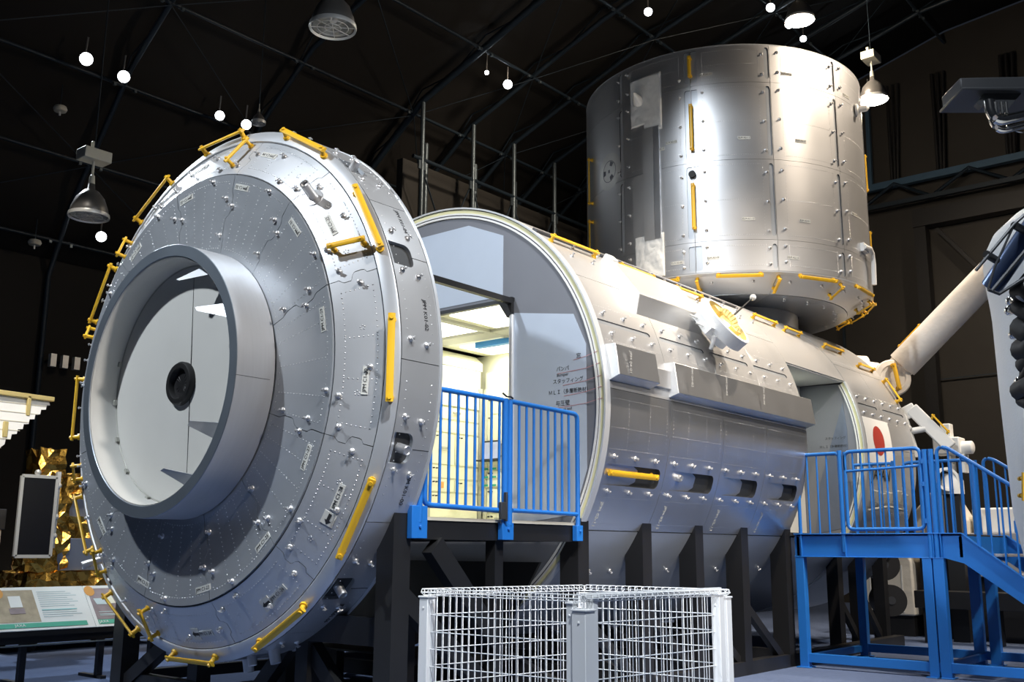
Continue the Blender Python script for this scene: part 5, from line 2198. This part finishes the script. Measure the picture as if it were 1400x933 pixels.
TANK_HOSES = [([[-1.068, 0.278, 2.644], [-1.134, 0.217, 2.681], [-1.156, 0.171, 2.676], [-1.119, 0.142, 2.638], [-1.03, 0.122, 2.622], [-0.915, 0.101, 2.667]], 0.06), ([[-1.085, 0.299, 2.643], [-1.144, 0.243, 2.635], [-1.159, 0.202, 2.588], [-1.122, 0.173, 2.556], [-1.041, 0.147, 2.587], [-0.932, 0.121, 2.67]], 0.05), ([[-1.078, 0.314, 2.572], [-1.125, 0.258, 2.519], [-1.136, 0.211, 2.473], [-1.102, 0.17, 2.487], [-1.023, 0.133, 2.559], [-0.907, 0.103, 2.633]], 0.04), ([[-1.042, 0.303, 2.472], [-1.094, 0.253, 2.416], [-1.117, 0.207, 2.414], [-1.095, 0.166, 2.472], [-1.02, 0.135, 2.54], [-0.901, 0.117, 2.566]], 0.07), ([[-1.028, 0.324, 2.35], [-1.086, 0.269, 2.337], [-1.116, 0.216, 2.382], [-1.094, 0.175, 2.442], [-1.012, 0.15, 2.464], [-0.886, 0.138, 2.445]], 0.06), ([[-0.999, 0.317, 2.265], [-1.066, 0.256, 2.302], [-1.098, 0.203, 2.354], [-1.069, 0.167, 2.371], [-0.979, 0.148, 2.348], [-0.853, 0.135, 2.328]], 0.055), ([[-0.999, 0.337, 2.199], [-1.072, 0.28, 2.249], [-1.102, 0.237, 2.263], [-1.07, 0.213, 2.233], [-0.985, 0.2, 2.204], [-0.871, 0.189, 2.227]], 0.024), ([[-0.998, 0.356, 2.136], [-1.061, 0.298, 2.151], [-1.079, 0.255, 2.116], [-1.041, 0.227, 2.077], [-0.957, 0.203, 2.088], [-0.845, 0.18, 2.157]], 0.055), ([[-0.982, 0.349, 2.097], [-1.037, 0.297, 2.062], [-1.053, 0.257, 2.015], [-1.021, 0.223, 2.013], [-0.945, 0.194, 2.072], [-0.834, 0.169, 2.146]], 0.04), ([[-1.031, 0.292, 2.46], [-1.077, 0.238, 2.4], [-1.093, 0.188, 2.384], [-1.064, 0.142, 2.432], [-0.985, 0.105, 2.506], [-0.864, 0.078, 2.547]], 0.045), ([[-1.031, 0.273, 2.522], [-1.082, 0.215, 2.492], [-1.106, 0.158, 2.525], [-1.08, 0.111, 2.59], [-0.995, 0.078, 2.629], [-0.866, 0.057, 2.621]], 0.06), ([[-0.982, 0.311, 2.218], [-1.047, 0.251, 2.244], [-1.079, 0.198, 2.3], [-1.053, 0.16, 2.332], [-0.965, 0.14, 2.318], [-0.837, 0.128, 2.292]], 0.05)]
TANK_FITS = [([-0.943, 0.382, 2.584], [-1.077, 0.302, 2.54]), ([-0.908, 0.38, 2.457], [-1.043, 0.3, 2.417]), ([-0.848, 0.387, 2.211], [-0.985, 0.307, 2.178]), ([-0.946, 0.37, 2.634], [-1.08, 0.29, 2.588])]
TANK_WHITE = [[-1.121, 0.272, 2.601], [-1.229, 0.11, 2.767]]
TANK_GRAB = [[-0.701, 0.466, 1.705], [-0.686, 0.477, 1.615]]

b = MB()
b.tube(TANK_CYL, .055, 20)
b.build('blue_cylinder', M['steelblue'], wt, sharp=60)
for pts, r in TANK_RODS:
    b = MB()
    b.tube(pts, r, 8)
    b.build('cage_rod', M['darkgrey'], wt)
for p0, p1 in TANK_CLAMPS:
    b = MB()
    b.tube([p0, p1], .02, 10)
    b.build('cage_clamp', M['black'], wt)
for pts, r in TANK_HOSES:
    b = MB()
    b.tube(pts, r, 12)
    b.build('black_hose', M['blackrub'], wt, sharp=60)
for p0, p1 in TANK_FITS:
    b = MB()
    b.tube([p0, p1], .018, 10)
    b.sphere(p0, .028, 10)
    b.build('hose_fitting', M['chrome'], wt)
for q in (TANK_CYL[1], TANK_HOSES[2][0][2], TANK_HOSES[6][0][2], TANK_HOSES[8][0][2]):
    b = MB()
    b.tube([q, (0, 0, q[2] - .08)], .025, 10)
    b.build('standoff_bracket', M['darkgrey'], wt)
b = MB()
b.tube(TANK_WHITE, .04, 14)
b.build('white_cylinder', M['white'], wt)
handrail(wt, TANK_GRAB[0], TANK_GRAB[1], uf, uf, off=.05, w=.02)

# ================================================================== dark hanging beam with chrome pipes, top right
hb = thing('hanging_arm', 'dark grey beam with bent chrome pipes hanging at the upper right', 'machine arm', (2.25, -5.75, 4.3))


def hp(px, py, d=0.0):
    return V((2.04, -5.493, 4.445)) + ur * ((px - 1310) / 200.3) + V((0, 0, (115 - py) / 200.3)) + uf * d - V((2.25, -5.75, 4.3))


b = MB()
b.prism([hp(1302, 117, .12), hp(1480, 112, .12), hp(1480, 134, .12), hp(1302, 134, .12)], uf * -.3)
b.prism([hp(1300, 134, .16), hp(1480, 132, .16), hp(1480, 137, .16), hp(1300, 138, .16)], uf * -.38)
b.build('beam', M['darkgrey'], hb, sharp=20, bevel=.008)
b = MB()
b.prism([hp(1335, 137, .10), hp(1385, 137, .10), hp(1362, 163, .10), hp(1330, 158, .10), hp(1323, 152, .10)], uf * -.05)
b.build('gusset', M['darkgrey'], hb, sharp=20)
for dy, r, dd in ((0, .035, .14), (9, .024, .06)):
    b = MB()
    b.tube(corner([hp(1336 + dy, 152, dd), hp(1337 + dy, 172 + dy * .6, dd), hp(1346 + dy, 181 + dy * .8, dd), hp(1400, 168 + dy, dd), hp(1470, 150 + dy, dd)], .04), r, 14)
    b.build('chrome_pipe', M['chrome'], hb, sharp=60)
b = MB()
for x in (1342, 1350, 1356):
    b.tube([hp(x, 156, .16), hp(x, 172, .16)], .012, 8)
b.tube(corner([hp(1360, 184, .1), hp(1380, 196, .1), hp(1400, 184, .1)], .05), .005, 6)
b.build('pipe_fitting', M['chrome'], hb)
b = MB()
b.tube([hp(1440, 115, 0), hp(1440, 115, 0) + V((0, 0, 10.2))], .02, 8)
b.tube([hp(1475, 115, 0), hp(1475, 115, 0) + V((0, 0, 10.2))], .02, 8)
b.build('hanging_rod', M['truss'], hb)
# ================================================================== light and camera
def lamp(name, kind, loc, target, power, color, size=.3, angle=60, blend=.4):
    l = bpy.data.lights.new(name, kind)
    l.energy = power
    l.color = color
    if kind == 'SPOT':
        l.spot_size = R_(angle)
        l.spot_blend = blend
        l.shadow_soft_size = size
    elif kind == 'AREA':
        l.size = size
    else:
        l.shadow_soft_size = size
    o = bpy.data.objects.new(name, l)
    col.objects.link(o)
    o.location = loc
    if target is not None:
        o.rotation_euler = (V(target) - V(loc)).to_track_quat('-Z', 'Y').to_euler()
    return o


COOL, WARM = (.86, .93, 1.0), (1.0, .83, .64)
lamp('spot_key_front', 'SPOT', S_(-6.2, 1.2, 6.4), S_(0, 0, .3), 2800, COOL, .16, 48, .5)
lamp('spot_fill_front', 'SPOT', S_(-1.2, -9.3, 6.2), S_(1.0, -1.2, .2), 3000, (1.0, .93, .86), .25, 40, .5)
lamp('spot_elm_cool', 'SPOT', S_(-3.5, -2.6, 9.5), S_(8.0, -1.4, 2.5), 3600, COOL, .22, 20, .8)
lamp('spot_top_warm', 'SPOT', S_(4.4, -5.5, 9.0), S_(5.0, -1.3, 1.2), 5200, WARM, .22, 44, .5)
lamp('spot_rear_warm', 'SPOT', S_(12.5, -6.5, 10.0), S_(9.6, -1.5, 2.6), 4200, WARM, .22, 55, .5)
lamp('lamp_bay_near', 'POINT', S_(12.9, -1.15, 6.7), None, 420, WARM, .2)
lamp('lamp_bay_top', 'POINT', S_(11.4, -.45, 7.9), None, 420, WARM, .2)
lamp('spot_wing', 'SPOT', S_(-1.0, 2.2, 6.0), S_(1.0, 6.0, .6), 1800, (1, .95, .85), .15, 30, .5)
lamp('spot_sign', 'SPOT', S_(-2.5, 1.6, 6.0), S_(.3, 3.0, -1.9), 900, COOL, .15, 28, .5)
lamp('spot_gold', 'SPOT', S_(-1.5, 3.0, 6.0), S_(2.2, 6.2, -1.2), 700, WARM, .15, 30, .5)
lamp('spot_platform', 'SPOT', S_(4.0, -9.5, 8.0), S_(7.5, -3.2, -1.2), 3400, (1, .93, .84), .25, 46, .5)
lamp('spot_tank', 'SPOT', S_(-3.5, -8.0, 6.5), S_(1.6, -6.2, -.3), 1500, COOL, .2, 40, .5)
lamp('spot_fence', 'SPOT', S_(-3.0, -7.5, 7.0), S_(.4, -3.4, -2.0), 4200, COOL, .2, 32, .5)
lamp('spot_floor_under', 'SPOT', S_(2.0, 9.5, 7.2), S_(2.0, 2.0, -2.6), 2600, COOL, .2, 70, .5)
lamp('spot_payload', 'SPOT', S_(10.5, -8.0, 8.5), S_(12.2, -2.2, -1.0), 2600, WARM, .2, 40, .5)
lamp('spot_elm_warm', 'SPOT', S_(8.0, -9.0, 9.0), S_(8.8, -2.0, 4.3), 1600, WARM, .22, 36, .5)
lamp('fill_low', 'SPOT', S_(-3.5, -10.2, -1.0), S_(4.8, -1.9, -1.75), 1500, (1, .95, .88), .3, 24, .5)  # fill added near the floor to lighten the belly, no fixture there
lamp('spot_wall', 'SPOT', S_(14.5, -7.0, 6.5), S_(22, -2.5, 2.0), 1500, WARM, .3, 75, .8)
lamp('fill_side_wall', 'SPOT', S_(12.0, 3.0, 9.8), S_(13.5, 9.6, 6.3), 1000, WARM, .3, 70, .8)  # weak fill added to lift the side wall, no fixture for it
for i, (x, y) in enumerate(((3.1, .5), (4.3, .5), (3.1, -.55))):
    lamp('cabin_area_%d' % i, 'AREA', S_(x, y, 1.05), S_(x, y, -1), 13, (1, .98, .84), .7)
lamp('fill_side', 'SPOT', S_(3.5, -12.0, 5.0), S_(5.0, -2.1, -.1), 1700, (1, .92, .82), .3, 30, .5)  # extra fill added to brighten the lower side of the main section
lamp('entry_fill', 'AREA', S_(1.25, -3.6, 3.3), S_(2.57, -1.3, .0), 90, COOL, .8)  # added area light that evens out the shadow on the door bulkhead
lamp('entry_area', 'AREA', S_(7.7, -1.6, .93), S_(7.7, -1.6, -1), 10, (.95, 1, .86), .5)

w = bpy.data.worlds.new('hall_dark')
w.use_nodes = True
w.node_tree.nodes['Background'].inputs['Color'].default_value = (.55, .65, .85, 1)
w.node_tree.nodes['Background'].inputs['Strength'].default_value = .02
scn.world = w

cd = bpy.data.cameras.new('camera')
cam = bpy.data.objects.new('camera', cd)
col.objects.link(cam)
f_px, pitch, yaw, roll = 1402.3069, R_(11.4844), R_(39.7477), R_(.3645)
d = V((cos(pitch) * cos(yaw), cos(pitch) * sin(yaw), sin(pitch)))
r = V((sin(yaw), -cos(yaw), 0))
u = r.cross(d)
r2, u2 = r * cos(roll) + u * sin(roll), u * cos(roll) - r * sin(roll)
m = Matrix((r2, u2, -d)).transposed().to_4x4()
m.translation = S_(-4.9043, -7.3213, -1.3072)
cam.matrix_world = m
cd.sensor_width = 36
cd.lens = 36 * f_px / 1400
cd.clip_end = 200
scn.camera = cam
scn.view_settings.view_transform = 'Standard'
scn.view_settings.look = 'None'
scn.view_settings.gamma = 1
scn.view_settings.use_curve_mapping = False
scn.view_settings.exposure = 0.0
